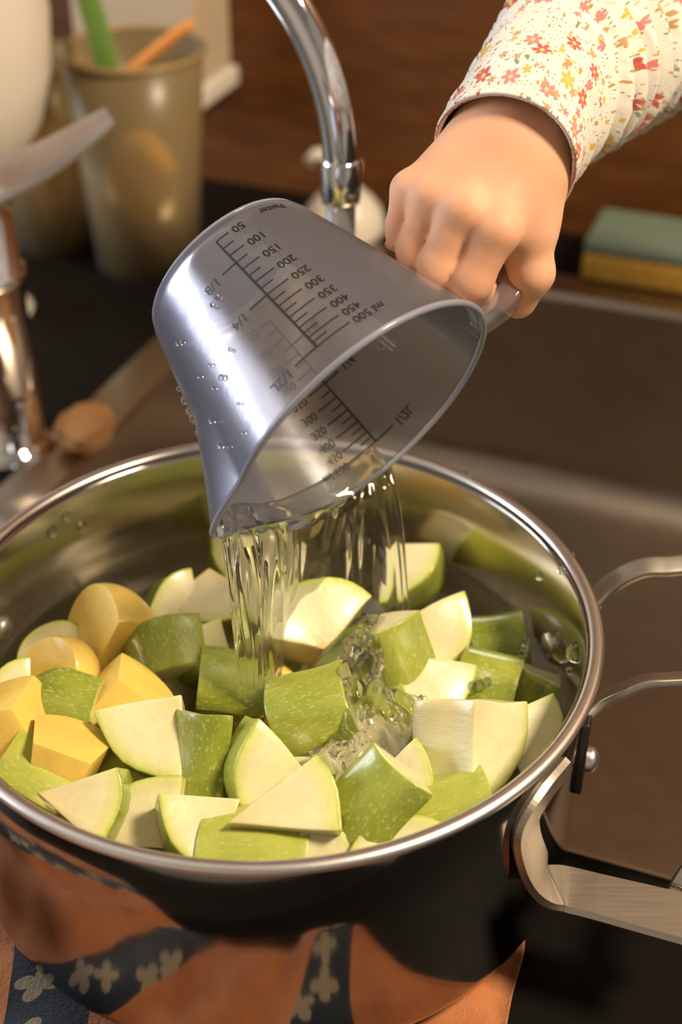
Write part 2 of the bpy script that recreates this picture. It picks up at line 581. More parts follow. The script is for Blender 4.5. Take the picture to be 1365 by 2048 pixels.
def flower_mask(nt, vec, scale, size, petals, rnd=0.9, off=0.0, keep=1.0):
    """petalled blossoms scattered one to a Voronoi cell: returns (mask, cell colour, centre mask)"""
    mp = nd(nt, 'ShaderNodeMapping'); mp.inputs['Scale'].default_value = (scale,) * 3
    mp.inputs['Location'].default_value = (off, off * 1.7, 0)
    nt.links.new(vec, mp.inputs[0])
    vo = nd(nt, 'ShaderNodeTexVoronoi', voronoi_dimensions='2D'); vo.inputs['Scale'].default_value = 1.0
    vo.inputs['Randomness'].default_value = rnd
    nt.links.new(mp.outputs[0], vo.inputs['Vector'])
    d = nd(nt, 'ShaderNodeVectorMath', operation='SUBTRACT')
    nt.links.new(mp.outputs[0], d.inputs[0]); nt.links.new(vo.outputs['Position'], d.inputs[1])
    s = nd(nt, 'ShaderNodeSeparateXYZ'); nt.links.new(d.outputs[0], s.inputs[0])
    an = nd(nt, 'ShaderNodeMath', operation='ARCTAN2'); nt.links.new(s.outputs[1], an.inputs[0]); nt.links.new(s.outputs[0], an.inputs[1])
    cs = nd(nt, 'ShaderNodeSeparateColor'); nt.links.new(vo.outputs['Color'], cs.inputs[0])
    ph = nd(nt, 'ShaderNodeMath', operation='MULTIPLY_ADD'); ph.inputs[1].default_value = 6.28
    nt.links.new(cs.outputs[0], ph.inputs[0]); nt.links.new(an.outputs[0], ph.inputs[2])
    ml = nd(nt, 'ShaderNodeMath', operation='MULTIPLY'); ml.inputs[1].default_value = petals / 2
    nt.links.new(ph.outputs[0], ml.inputs[0])
    c = nd(nt, 'ShaderNodeMath', operation='COSINE'); nt.links.new(ml.outputs[0], c.inputs[0])
    ab = nd(nt, 'ShaderNodeMath', operation='ABSOLUTE'); nt.links.new(c.outputs[0], ab.inputs[0])
    rr = nd(nt, 'ShaderNodeMath', operation='MULTIPLY_ADD'); rr.inputs[1].default_value = size * 0.6; rr.inputs[2].default_value = size * 0.45
    nt.links.new(ab.outputs[0], rr.inputs[0])
    lt = nd(nt, 'ShaderNodeMath', operation='LESS_THAN'); nt.links.new(vo.outputs['Distance'], lt.inputs[0]); nt.links.new(rr.outputs[0], lt.inputs[1])
    kp = nd(nt, 'ShaderNodeMath', operation='LESS_THAN'); nt.links.new(cs.outputs[1], kp.inputs[0]); kp.inputs[1].default_value = keep
    mm = nd(nt, 'ShaderNodeMath', operation='MULTIPLY'); nt.links.new(lt.outputs[0], mm.inputs[0]); nt.links.new(kp.outputs[0], mm.inputs[1])
    ce = nd(nt, 'ShaderNodeMath', operation='LESS_THAN'); nt.links.new(vo.outputs['Distance'], ce.inputs[0]); ce.inputs[1].default_value = size * 0.28
    return mm.outputs[0], cs.outputs[2], ce.outputs[0]


def mat_floral():
    m, nt, b = new_mat('floral_cotton')
    uv = nd(nt, 'ShaderNodeUVMap')
    cur = None
    n = noise_tex(nt, 60, 3)
    basec = ramp(nt, [(0.3, (0.76, 0.70, 0.59)), (0.7, (0.82, 0.76, 0.66))])
    nt.links.new(n.outputs[0], basec.inputs[0])
    cur = basec.outputs[0]

    def layer(cur, scale, size, petals, off, keep, stops, centre=None):
        f = flower_mask(nt, uv.outputs[0], scale, size, petals, 1.0, off, keep)
        r = ramp(nt, stops); r.color_ramp.interpolation = 'CONSTANT'
        nt.links.new(f[1], r.inputs[0])
        src = r.outputs[0]
        if centre:
            cm = nd(nt, 'ShaderNodeMix', data_type='RGBA'); cm.inputs['B'].default_value = (*centre, 1)
            nt.links.new(f[2], cm.inputs['Factor']); nt.links.new(src, cm.inputs['A']); src = cm.outputs['Result']
        mx = nd(nt, 'ShaderNodeMix', data_type='RGBA')
        nt.links.new(f[0], mx.inputs['Factor']); nt.links.new(cur, mx.inputs['A']); nt.links.new(src, mx.inputs['B'])
        return mx.outputs['Result']
    red, pink, must, tan, grn, gry = (0.55, 0.10, 0.07), (0.66, 0.22, 0.20), (0.72, 0.42, 0.08), (0.48, 0.30, 0.12), (0.22, 0.29, 0.18), (0.28, 0.28, 0.27)
    cur = layer(cur, 620, 0.22, 1, 3.1, 0.40, [(0, grn), (0.4, gry), (0.6, must), (0.8, pink)])
    cur = layer(cur, 300, 0.26, 2, 7.7, 0.36, [(0, tan), (0.35, grn), (0.55, must), (0.8, tan)])
    cur = layer(cur, 165, 0.30, 5, 1.3, 0.42, [(0, tan), (0.3, must), (0.5, pink), (0.75, tan)])
    cur = layer(cur, 80, 0.27, 6, 5.2, 0.55, [(0, red), (0.45, pink), (0.7, must), (0.85, red)], (0.75, 0.5, 0.2))
    nt.links.new(cur, b.inputs['Base Color'])
    setp(b, rough=0.9, sheen=0.15)
    n3 = noise_tex(nt, 1500, 2)
    bump(nt, b, n3.outputs[0], 0.25, 0.0004)
    return m


M_towel = mat_towel()
M_floral = mat_floral()
M_wood = mat_wood()
M_sponge = mat_sponge()

# ------------------------------------------------------------------ the room and the sink (sink frame: u along the counter, v towards the wall)
A = math.radians(-21)
UD = np.array([math.cos(A), math.sin(A), 0]); VD = np.array([-math.sin(A), math.cos(A), 0])
SZ = lambda p: UD * p[0] + VD * p[1] + np.array([0, 0, p[2]])
CT = -0.006                      # counter top
UL, UR, VF, VB = -0.205, 0.30, 0.030, 0.505     # basin opening
WALLV = 0.612
DEP = -0.165


def slab(name, x0, x1, y0, y1, z0, z1, mat, parent=None, kind='structure', bev=0):
    v, f = box(x0, x1, y0, y1, z0, z1, SZ)
    o = mesh(name, v, f, mat, parent, smooth=False)
    if bev: bevel(o, bev)
    if parent is None: tag(o, kind=kind)
    return o


RX0, RX1, RY0 = -1.9, 1.9, -2.2
slab('wall_back', RX0, RX1, WALLV, WALLV + 0.08, -0.9, 1.7, M_wood)
slab('wall_left', RX0 - 0.08, RX0, RY0, WALLV + 0.08, -0.9, 1.7, M_wallpaint)
slab('wall_right', RX1, RX1 + 0.08, RY0, WALLV + 0.08, -0.9, 1.7, M_wallpaint)
slab('wall_front', RX0, RX1, RY0 - 0.08, RY0, -0.9, 1.7, M_wallpaint)
slab('ceiling', RX0 - 0.08, RX1 + 0.08, RY0 - 0.08, WALLV + 0.08, 1.7, 1.78, M_wallpaint)
slab('floor', RX0 - 0.08, RX1 + 0.08, RY0 - 0.08, WALLV + 0.08, -0.98, -0.9, M_floor)

# window in the left wall, where the daylight comes in
wf = []
for b_ in ((-1.898, -1.870, -0.90, -0.86, .08, 1.16), (-1.898, -1.870, .16, .20, .08, 1.16), (-1.898, -1.870, -0.86, .16, .08, .12), (-1.898, -1.870, -0.86, .16, 1.12, 1.16)):
    wf.append(box(*b_, SZ))
vs, fs = [], []
for v, f in wf:
    k = len(vs); vs += v; fs += [tuple(i + k for i in q) for q in f]
tag(mesh('window_1', vs, fs, M_cream, None, False), kind='structure')

# counter with a cut-out for the basin: four strips around it, one object
bm = bmesh.new()
cu = []
for (x0, x1, y0, y1) in ((RX0, UL - 0.003, -0.20, WALLV), (UR + 0.003, RX1, -0.20, WALLV), (UL - 0.003, UR + 0.003, -0.20, VF - 0.003), (UL - 0.003, UR + 0.003, VB + 0.003, WALLV)):
    cu.append(box(x0, x1, y0, y1, CT - 0.04, CT, SZ))
vs, fs = [], []
for v, f in cu:
    k = len(vs); vs += v; fs += [tuple(i + k for i in q) for q in f]
worktop = mesh('worktop', vs, fs, M_counter, None, False)
tag(worktop, 'black kitchen worktop around the steel sink', 'worktop', kind='structure')
cab = slab('base_cabinet', RX0, RX1, -0.17, WALLV - 0.01, -0.9, DEP - 0.02, M_counter)
tag(cab, 'black base cabinet under the worktop', 'cabinet')

# sink: flange ring + basin with rounded corners
def rrect(x0, x1, y0, y1, r, n=8):
    out = []
    for cx, cy, a0 in ((x1 - r, y1 - r, 0), (x0 + r, y1 - r, 90), (x0 + r, y0 + r, 180), (x1 - r, y0 + r, 270)):
        for k in range(n + 1):
            a = math.radians(a0 + 90 * k / n)
            out.append((cx + r * math.cos(a), cy + r * math.sin(a)))
    return out


def loft(loops, close_last=True):
    vs, fs = [], []
    n = len(loops[0])
    for l in loops: vs += [SZ(p) for p in l]
    for i in range(len(loops) - 1):
        for k in range(n):
            k2 = (k + 1) % n
            fs.append((i * n + k, i * n + k2, (i + 1) * n + k2, (i + 1) * n + k))
    if close_last: fs.append(tuple((len(loops) - 1) * n + k for k in range(n)))
    return vs, fs


sink = empty('sink', SZ((0, 0.27, DEP)), 'stainless steel kitchen sink basin set in the black worktop', 'sink')
fl = 0.030
L1 = lambda ins, r, z: [(x, y, z) for x, y in rrect(UL + ins, UR - ins, VF + ins, VB - ins, r)]
Lo = lambda z: [(x, y, z) for x, y in rrect(UL - fl, UR + fl, VF - 0.004, VB + fl, 0.02)]
v, f = loft([Lo(CT), Lo(CT + 0.003), L1(-0.002, 0.03, CT + 0.003), L1(0.001, 0.03, CT - 0.001)], False)
mesh('flange', v, f, M_sink, sink, False)
loops = [L1(0.001, 0.03, CT - 0.001), L1(0.003, 0.03, DEP + 0.035)]
for k in range(1, 7):
    a = math.pi / 2 * k / 6
    loops.append(L1(0.003 + 0.03 * (1 - math.cos(a)), 0.03 + .02 * (1 - math.cos(a)), DEP + 0.035 - 0.03 * math.sin(a)))
v, f = loft(loops)
mesh('basin', v, f, M_sink, sink, True)
dv, df = lathe([(0.0, 0.0022), (0.03, 0.002), (0.042, 0.004), (0.046, 0.002), (0.046, 0.0)], 40)
c0 = at_z(480, 1150, DEP + 0.005)
mesh('drain', [np.array(p) + c0 for p in dv], df, M_chrome, sink)

# ------------------------------------------------------------------ cooking pot
PR, PH = 0.1165, 0.105
pot = empty('cooking_pot', (0, 0, 0), 'wide polished steel cooking pot full of chopped vegetables', 'pot')
prof = [(0.0, 0.0)]
for k in range(9):
    a = math.pi / 2 * k / 8
    prof.append((PR - 0.014 + 0.014 * math.sin(a), 0.014 - 0.014 * math.cos(a)))
prof += [(PR, 0.04), (PR, 0.07), (PR, PH - 0.003), (PR - 0.0012, PH - 0.001), (PR - 0.0025, PH - 0.003)]
oprof = prof
v, f = lathe(oprof, 128)
mesh('outer_wall', v, f, M_pot_out, pot)
RI = PR - 0.003
prof = [(PR - 0.0012, PH - 0.001), (RI, PH - 0.004), (RI, 0.06)]
for k in range(9):
    a = math.pi / 2 * k / 8
    prof.append((RI - 0.014 + 0.014 * math.cos(a), 0.018 - 0.014 * math.sin(a)))
prof.append((0, 0.004))
v, f = lathe(prof, 128)
mesh('inner_wall', v, f, M_pot_in, pot)
# rolled rim
prof = []
for k in range(14):
    a = 2 * math.pi * k / 14
    prof.append((0.1178 + 0.0026 * math.cos(a), PH - 0.0015 + 0.0020 * math.sin(a)))
v, f = lathe(prof, 160, True)
mesh('rim', v, f, M_rim, pot)


def rivet(name, p, nrm, r, hgt, mat, parent):
    prof = [(0, hgt)] + [(r * math.sin(a), hgt * 0.35 + hgt * 0.65 * math.cos(a)) for a in np.linspace(0.2, math.pi / 2, 6)] + [(r, 0)]
    v, f = lathe(prof, 24)
    q = V(nrm).to_track_quat('Z', 'Y').to_matrix()
    return mesh(name, [np.array(q @ V(p_)) + np.array(p) for p_ in v], f, mat, parent)


# right-hand loop handle: a flat strap whose two arms leave the wall and rise
def strap(name, ctrl, wid, thk, mat, up, parent, n=8, side=None):
    P = smooth_path(ctrl, n)
    v, f = tube(P, 1.0, 20, True, (thk, wid), up)
    return mesh(name, v, f, mat, parent)


ha = [at_z(1188, 1204, 0.080), at_z(1215, 1176, 0.085), at_z(1252, 1150, 0.091), at_z(1292, 1135, 0.095), at_z(1335, 1133, 0.096)]
hb = [at_z(1160, 1440, 0.080), at_z(1205, 1402, 0.085), at_z(1250, 1380, 0.091), at_z(1296, 1363, 0.095), at_z(1340, 1360, 0.096)]
ea, eb = ha[-1], hb[-1]
outx = 0.175
loop = ha + [np.array([outx - 0.012, ea[1] - 0.001, 0.097]), np.array([outx - .002, ea[1] - 0.010, 0.097]), np.array([outx, (ea[1] + eb[1]) / 2, 0.097]),
             np.array([outx - .002, eb[1] + 0.010, 0.097]), np.array([outx - 0.012, eb[1] + 0.001, 0.097])] + hb[::-1]
strap('loop_handle', loop, 0.0040, 0.0018, M_handle, (0, 0, 1), pot)
for q in (ha[0], hb[0]):
    a = math.atan2(q[1], q[0])
    n_ = np.array([math.cos(a), math.sin(a), 0]); t_ = np.array([-math.sin(a), math.cos(a), 0])
    MM = lambda p: n_ * (PR - 0.0008 + p[0]) + t_ * p[1] + np.array([0, 0, p[2]])
    v, f = box(0, 0.0035, -0.007, 0.007, 0.050, 0.084, MM)
    o = bevel(mesh('mounting_plate', v, f, M_dark, pot, False), 0.001)
    rivet('rivet', MM((0.003, 0, 0.062)), n_, 0.0048, 0.005, M_rim, pot)
    rivet('rivet', n_ * (RI + 0.0004) + np.array([0, 0, 0.062]), -n_, 0.0050, 0.0028, M_rim, pot)
q_ = on_wall(3, 1256, RI, False)
n_ = wall_n(q_) if False else np.array([q_[0], q_[1], 0]) / math.hypot(q_[0], q_[1])
rivet('rivet', q_ + n_ * 0.0003, -n_, 0.0050, 0.0045, M_rim, pot)
# flat cast bracket handle lower down: strap down the wall, then a broad plate sticking out
w0, w1, w2 = on_wall(1085, 1590, PR + .002), on_wall(1053, 1650, PR + .002), on_wall(1088, 1765, PR + .003)
PLZ = 0.040
pl = [at_z(1092, 1770, PLZ + .004), at_z(1130, 1778, PLZ), at_z(1200, 1795, PLZ), at_z(1290, 1818, PLZ), at_z(1400, 1846, PLZ)]


def ribbon(name, ctrl, widths, thk, mat, parent, updir, n=10):
    P = smooth_path([c for c in ctrl], n)
    Wd = smooth_path([np.array([w, 0, 0]) for w in widths], n)
    Up = smooth_path(updir, n)
    vs, fs = [], []
    for i, p in enumerate(P):
        t = P[min(i + 1, len(P) - 1)] - P[max(i - 1, 0)]; t /= np.linalg.norm(t)
        u = Up[i] - t * (Up[i] @ t); u /= np.linalg.norm(u)
        s = np.cross(t, u)
        w = Wd[i][0] / 2
        for a, b in ((-w, 0), (-w + thk * .3, thk / 2), (w - thk * .3, thk / 2), (w, 0), (w - thk * .3, -thk / 2), (-w + thk * .3, -thk / 2)):
            vs.append(p + s * a + u * b)
    m = 6
    for i in range(len(P) - 1):
        for k in range(m):
            k2 = (k + 1) % m
            fs.append((i * m + k, i * m + k2, (i + 1) * m + k2, (i + 1) * m + k))
    fs.append(tuple(range(m))); fs.append(tuple((len(P) - 1) * m + k for k in range(m)))
    return mesh(name, vs, fs, mat, parent, False)


def wall_n(p): return np.array([p[0], p[1], 0]) / math.hypot(p[0], p[1])


zz = np.array([0, 0, 1.0])
ribbon('bracket_handle', [on_wall(1130, 1533, PR + .002), w0, w1, on_wall(1062, 1710, PR + .003)] + pl, [0.009, 0.010, 0.012, 0.014, 0.018, 0.020, 0.020, 0.021, 0.022], 0.004, M_handle, pot,
       [wall_n(w0), wall_n(w0), wall_n(w1), wall_n(w1) + .3 * zz, zz + .3 * wall_n(w1), zz, zz, zz, zz])
end = pl[-1]
ribbon('bracket_handle', [at_z(1336, 1822, PLZ), at_z(1385, 1800, PLZ), at_z(1420, 1730, PLZ + .01), np.array([outx + .002, eb[1] - .022, .080]), np.array([outx - .004, eb[1] - .001, .0955])], [0.010, 0.02, 0.016, 0.016, 0.014], 0.004, M_handle, pot, [zz] * 5)

# ------------------------------------------------------------------ towel under the pot
def towel():
    out = [(-0.20, 0.05), (-0.215, -0.06), (-0.20, -0.16), (-0.15, -0.205), (-0.10, -0.195), (-0.055, -0.172), (0.0, -0.172), (0.02, -0.170),
           (0.035, -0.180), (0.062, -0.172), (0.077, -0.125), (0.087, -0.085), (0.095, -0.055), (0.085, -0.03), (0.05, 0.00), (-0.05, 0.035), (-0.12, 0.06)]
    P = smooth_path([(x, y, 0) for x, y in out] + [(out[0][0], out[0][1], 0)], 8)[:-1]
    cx = np.array([-0.05, -0.06, 0])
    vs, fs, uvs = [], [], []
    N, Rg = len(P), 26

    def hz(x, y, e):
        r = math.hypot(x, y)
        free = min(1, max(0, (r - 0.106) / 0.03))
        w = 0.0020 * free * (1 + math.sin(x * 150 + y * 60) + 0.6 * math.sin(x * 70 - y * 190))
        return CT + 0.0042 * (1 - e ** 14) + w * (1 - e ** 10)
    for i in range(Rg + 1):
        e = i / Rg
        for p in P:
            q = cx + (p - cx) * e
            vs.append((q[0], q[1], hz(q[0], q[1], e)))
    n0 = len(vs)
    for p in P:
        vs.append((p[0], p[1], CT + 0.0002))
    for i in range(Rg):
        for k in range(N):
            k2 = (k + 1) % N
            fs.append((i * N + k, i * N + k2, (i + 1) * N + k2, (i + 1) * N + k))
    for k in range(N):
        k2 = (k + 1) % N
        fs.append((Rg * N + k, Rg * N + k2, n0 + k2, n0 + k))
    fs.append(tuple(n0 + k for k in range(N)))
    o = mesh('towel', vs, fs, M_towel, None)
    uvl = o.data.uv_layers.new(name='UVMap')
    ca, sa = math.cos(math.radians(-24)), math.sin(math.radians(-24))
    for l in o.data.loops:
        c = o.data.vertices[l.vertex_index].co
        x = c.x + 0.012 * math.sin(c.y * 35)
        uvl.data[l.index].uv = (x * ca - c.y * sa + 0.5 + 0.047, x * sa + c.y * ca + 0.5)
    tag(o, 'rust orange terry towel with navy floral bands under the pot', 'towel')
    return o


towel()

# ------------------------------------------------------------------ vegetables
def zmesh(R, ha_, L, r0=0.0, taper=(0, 0), seed=0):
    nT, nZ, nR = max(6, int(ha_ / math.pi * 40)), 10, 8
    rnd = random.Random(seed)
    ph = [rnd.uniform(0, 6.28) for _ in range(6)]
    Rz = lambda t: R * (1 - taper[0] * max(0, -t) ** 2 - taper[1] * max(0, t) ** 2)
    full = ha_ >= math.pi - 1e-3
    bmx = bmesh.new()
    lay = bmx.verts.layers.float.new('rad')

    def vert(r, th, t):
        z = t * L / 2
        rr = r * Rz(t)
        x, y = rr * math.cos(th), rr * math.sin(th)
        j = 0.00050
        x += j * math.sin(z * 210 + ph[0]) + j * math.sin(y * 260 + ph[3]); y += j * math.sin(z * 190 + ph[1] + x * 80)
        z += j * math.sin(x * 200 + ph[2]) + j * 1.3 * math.sin(y * 170 + ph[4])
        v_ = bmx.verts.new((x, y, z)); v_[lay] = r
        return v_

    def patch(fn, na, nb, mi):
        g = [[fn(i / na, k / nb) for k in range(nb + 1)] for i in range(na + 1)]
        for i in range(na):
            for k in range(nb):
                try:
                    fc = bmx.faces.new((g[i][k], g[i + 1][k], g[i + 1][k + 1], g[i][k + 1])); fc.material_index = mi
                except ValueError:
                    pass
    th = lambda a: -ha_ + 2 * ha_ * a
    rr = lambda b: r0 + (1 - r0) * b
    patch(lambda a, b: vert(1, th(a), 2 * b - 1), nT, nZ, 1)
    for t in (-1, 1):
        patch(lambda a, b: vert(rr(b), th(a), t), nT, nR, 0)
    if not full:
        for s in (-ha_, ha_):
            patch(lambda a, b: vert(rr(a), s, 2 * b - 1), nR, nZ, 0)
    if r0 > 0:
        patch(lambda a, b: vert(r0, th(a), 2 * b - 1), nT, nZ, 0)
    bmesh.ops.remove_doubles(bmx, verts=bmx.verts, dist=2e-5)
    bmesh.ops.dissolve_degenerate(bmx, edges=bmx.edges, dist=1e-6)
    bmesh.ops.recalc_face_normals(bmx, faces=bmx.faces)
    return bmx


ZG = 'chopped zucchini chunks in the pot'
PG = 'potato chunks in the pot'
PIECES = []


def settle(o):
    """slide a chunk along its line of sight until it clears the pot wall and floor"""
    M0 = np.array(o.matrix_world)
    vv = np.array([v_.co for v_ in o.data.vertices]) @ M0[:3, :3].T + M0[:3, 3]
    c = vv.mean(0); d = (c - CAM) / np.linalg.norm(c - CAM)
    sgn = -1 if c[1] > 0 else 1
    for k in range(40):
        off = d * (sgn * 0.001 * k)
        q = vv + off
        if np.hypot(q[:, 0], q[:, 1]).max() < RI - 0.001 and q[:, 2].min() > 0.0055: break
    else:
        off = d * 0; q = vv
        for k in range(40):
            if np.hypot(q[:, 0], q[:, 1]).max() < RI - 0.001: break
            off = off - np.array([c[0], c[1], 0]) * 0.012; q = vv + off
    o.matrix_world = Matrix.Translation(V(off)) @ o.matrix_world


def zuc(u, v, z, n, a, R, ha_, L, label, r0=0.0, taper=(0, 0), push=0.0, ref=0.58):
    """n: skin outward, a: length axis, both in the camera's right/up/toward frame; sizes in mm"""
    i = len(PIECES)
    R, L = R / 1000, L / 1000
    nv, av = cv(*n), cv(*a)
    av = av / np.linalg.norm(av)
    nv = nv - av * (nv @ av); nv /= np.linalg.norm(nv)
    yv = np.cross(av, nv)
    c = at_z(u, v, z)
    c = c + (c - CAM) / np.linalg.norm(c - CAM) * push
    org = c - nv * ref * R
    bmx = zmesh(R, math.radians(ha_), L, r0, taper, i)
    o = bm_obj('zucchini_chunk', bmx, [M_flesh, M_skin_z])
    o.matrix_world = Matrix(((nv[0], yv[0], av[0], org[0]), (nv[1], yv[1], av[1], org[1]), (nv[2], yv[2], av[2], org[2]), (0, 0, 0, 1)))
    settle(o)
    bevel(o, 0.0008, 2, 38)
    tag(o, label, 'zucchini', ZG)
    PIECES.append(o)
    return o


def pot_chunk(u, v, z, size, planes, label, push=0.0, rot=0):
    """ellipsoid potato cut by planes: planes = [(cam-frame normal, offset fraction)]"""
    i = len(PIECES)
    bmx = bmesh.new()
    bmesh.ops.create_icosphere(bmx, subdivisions=4, radius=1.0)
    ax = [cv(*size[k][1]) for k in range(3)]
    for vv in bmx.verts:
        c = vv.co
        p = sum(ax[k] * (c[k] * size[k][0] / 1000) for k in range(3))
        vv.co = V(p)
    for nrm, off in planes:
        nn = V(cv(*nrm)).normalized()
        r = bmesh.ops.bisect_plane(bmx, geom=bmx.verts[:] + bmx.edges[:] + bmx.faces[:], plane_co=nn * (off / 1000), plane_no=nn, clear_outer=True)
        ed = [e for e in r['geom_cut'] if isinstance(e, bmesh.types.BMEdge)]
        if ed: bmesh.ops.contextual_create(bmx, geom=ed)
    bmesh.ops.remove_doubles(bmx, verts=bmx.verts, dist=2e-5)
    bmesh.ops.recalc_face_normals(bmx, faces=bmx.faces)
    lay = bmx.verts.layers.float.new('rad')
    for vv in bmx.verts: vv[lay] = 0.5
    o = bm_obj('potato_chunk', bmx, [M_potato])
    c = at_z(u, v, z); c = c + (c - CAM) / np.linalg.norm(c - CAM) * push
    o.matrix_world = Matrix.Translation(V(c))
    settle(o)
    bevel(o, 0.0012, 3, 30)
    tag(o, label, 'potato', PG)
    PIECES.append(o)
    return o


def E3(a, b, c):  # ellipsoid with half sizes along cam right / up / toward
    return [(a, (1, 0, 0)), (b, (0, 1, 0)), (c, (0, 0, 1))]


#PIECES_BEGIN
zuc(302, 1478, .080, (-.57, -.82, -.1), (.05, .42, .9), 31, 40, 20, 'pale zucchini wedge beside the rounded green skin chunk, potato cube behind it')
zuc(520, 1545, .082, (-1, .05, .1), (.38, .12, .92), 27, 44, 17, 'white zucchini wedge standing on edge with its skin turned left')
zuc(582, 1622, .085, (.94, .34, 0), (-.02, .45, .89), 37, 21, 16, 'triangular zucchini wedge lying over the front green chunk')
zuc(508, 1712, .074, (.0, .55, .83), (.97, -.03, .0), 22, 50, 36, 'green-skinned zucchini chunk against the front rim')
zuc(396, 1664, .075, (-.8, -.58, .1), (.20, .45, .87), 27, 36, 20, 'cream zucchini block with thin green lower edge')
zuc(398, 1512, .082, (-.55, .12, .83), (.10, .98, -.1), 15.5, 55, 29, 'rounded green zucchini chunk standing upright, skin forward')
zuc(296, 1630, .077, (-.57, .82, .1), (-.05, .25, .96), 25, 46, 16, 'white zucchini quarter slice with a bluish sheen at the rim', push=.008)
zuc(180, 1607, .080, (.99, -.14, .1), (-.1, .3, .95), 29, 27, 14, 'small pale zucchini wedge with speckled skin edge')
zuc(45, 1562, .082, (.2, .8, .58), (.86, -.45, .1), 18, 50, 26, 'green zucchini chunk tucked under the rim with yellow cut edge')
pot_chunk(122, 1515, .084, E3(20, 16, 17), [((-.9, .1, .2), 10), ((.85, -.5, .1), 12), ((.35, .93, .3), 8), ((-.1, -.3, .95), 11)], 'cubed yellow potato chunk between the green zucchinis')
pot_chunk(25, 1455, .084, E3(18, 20, 17), [((.85, .45, .25), 8), ((-.1, -.3, .95), 12), ((-.2, .9, .3), 12)], 'yellow potato chunk touching the pot wall')
zuc(18, 1378, .078, (-.5, .6, .3), (.3, .3, .9), 17, 45, 14, 'small cream zucchini scrap above the potato cube')
zuc(116, 1422, .080, (-.1, .35, .93), (.94, -.18, .1), 19, 55, 27, 'mottled dark green zucchini end piece lying skin up', taper=(.35, 0))
pot_chunk(232, 1420, .076, E3(22, 22, 17), [((-.75, .6, .3), 9), ((.1, -.2, .97), 9), ((.6, .75, .25), 14)], 'flat yellow potato slice behind the pale wedge')
pot_chunk(208, 1296, .074, E3(22, 25, 22), [((-.75, .12, .62), 6), ((.45, -.62, .62), 8)], 'big two-faced yellow potato chunk on top of the heap')
pot_chunk(120, 1345, .076, E3(15, 14, 14), [((-.5, .2, .84), 6), ((.3, -.9, .3), 9)], 'small yellow potato piece in front of the round zucchini slice')
zuc(112, 1322, .066, (.0, 1, 0), (.15, .25, .95), 15, 180, 11, 'round pale zucchini slice with green rim by the pot wall', ref=0)
zuc(335, 1300, .077, (-.12, .42, .9), (.26, -.92, .28), 24, 40, 20, 'square olive-skinned zucchini chunk with pale right face')
zuc(392, 1310, .070, (-.3, -.6, .2), (.5, .35, .79), 24, 40, 22, 'pale zucchini cube right behind the square olive chunk')
zuc(345, 1212, .064, (-.65, .3, -.3), (.35, .2, .9), 24, 40, 20, 'pointed cream zucchini wedge behind the square green chunk')
zuc(432, 1222, .062, (.1, -.9, .2), (-.15, .5, .85), 25, 55, 22, 'cream zucchini half moon with dark skin underneath at the back')
zuc(490, 1128, .056, (-.85, -.45, .1), (.2, .35, .9), 33, 42, 20, 'large dim zucchini wedge leaning on the back wall left of the stream')
zuc(815, 1155, .058, (.6, -.6, .3), (-.2, .5, .84), 26, 45, 22, 'dim zucchini chunk by the back wall right of the stream')
zuc(608, 1236, .084, (-.35, .75, -.4), (.25, .35, .9), 29, 60, 24, 'white splashed zucchini chunk behind the falling water')
zuc(470, 1366, .074, (-.05, .45, .89), (.98, -.06, .05), 18, 45, 25, 'flat green zucchini chunk under the falling stream')
zuc(628, 1428, .077, (.02, .52, .85), (.94, .28, .1), 25, 40, 29, 'big light green zucchini chunk lying skin up at the middle')
zuc(803, 1305, .080, (.25, .25, .93), (-.28, .93, .2), 17, 42, 27, 'leaning green zucchini chunk hit by the right stream')
zuc(875, 1280, .068, (.75, -.35, -.2), (.05, .30, .95), 28, 45, 20, 'cream zucchini block behind the leaning green chunk')
zuc(858, 1390, .064, (.5, -.7, .2), (.2, .4, .9), 26, 50, 20, 'pale zucchini chunk under the splashing water')
zuc(975, 1356, .066, (-.25, .75, .6), (.9, -.2, .1), 18, 50, 23, 'wet green zucchini chunk with a splash rising from it')
zuc(1000, 1300, .050, (.1, .3, .9), (.9, .1, .1), 18, 60, 22, 'dim zucchini chunk sunk near the right wall')
zuc(936, 1480, .082, (.467, -.77, -.43), (.75, .1, .65), 33, 45, 26, 'large cream zucchini chunk with a ridge between two cut faces')
zuc(1046, 1482, .070, (.85, -.3, .1), (.1, .45, .88), 27, 42, 22, 'shaded tan zucchini chunk against the right wall')
zuc(824, 1572, .076, (.85, -.05, .3), (-.2, .35, .92), 20, 50, 16, 'small dark edged zucchini half slice')
zuc(750, 1606, .085, (-.15, .35, .92), (.62, .76, .1), 20, 42, 30, 'bright green zucchini chunk standing askew, wet and shiny')
zuc(882, 1622, .079, (-.05, .80, .6), (.93, .33, .0), 18, 50, 34, 'long green zucchini chunk along the right front rim')
zuc(785, 1690, .075, (-.3, .9, .1), (.1, .2, .97), 22, 60, 14, 'white zucchini sliver peeping over the front rim')
zuc(660, 1710, .074, (.5, .6, .1), (.1, .3, .95), 20, 50, 12, 'little cream zucchini corner at the front rim')
zuc(690, 1520, .062, (.1, -.8, .2), (.1, .45, .89), 28, 60, 20, 'pale zucchini chunk seen under the bubbling water')
zuc(780, 1460, .056, (.2, .4, .9), (.7, .5, .2), 24, 50, 30, 'yellow green zucchini chunk sunk below the splash')
zuc(240, 1548, .068, (-.7, .2, .5), (.6, -.6, .3), 20, 45, 26, 'thin pale zucchini piece under the big wedge')
pot_chunk(205, 1562, .064, E3(20, 16, 15), [((.1, .2, .97), 8), ((.3, .9, .2), 10)], 'orange yellow potato chunk half hidden under wedges')
pot_chunk(520, 1415, .058, E3(18, 19, 16), [((.1, .2, .97), 9)], 'small sunken potato chunk under the falling stream')
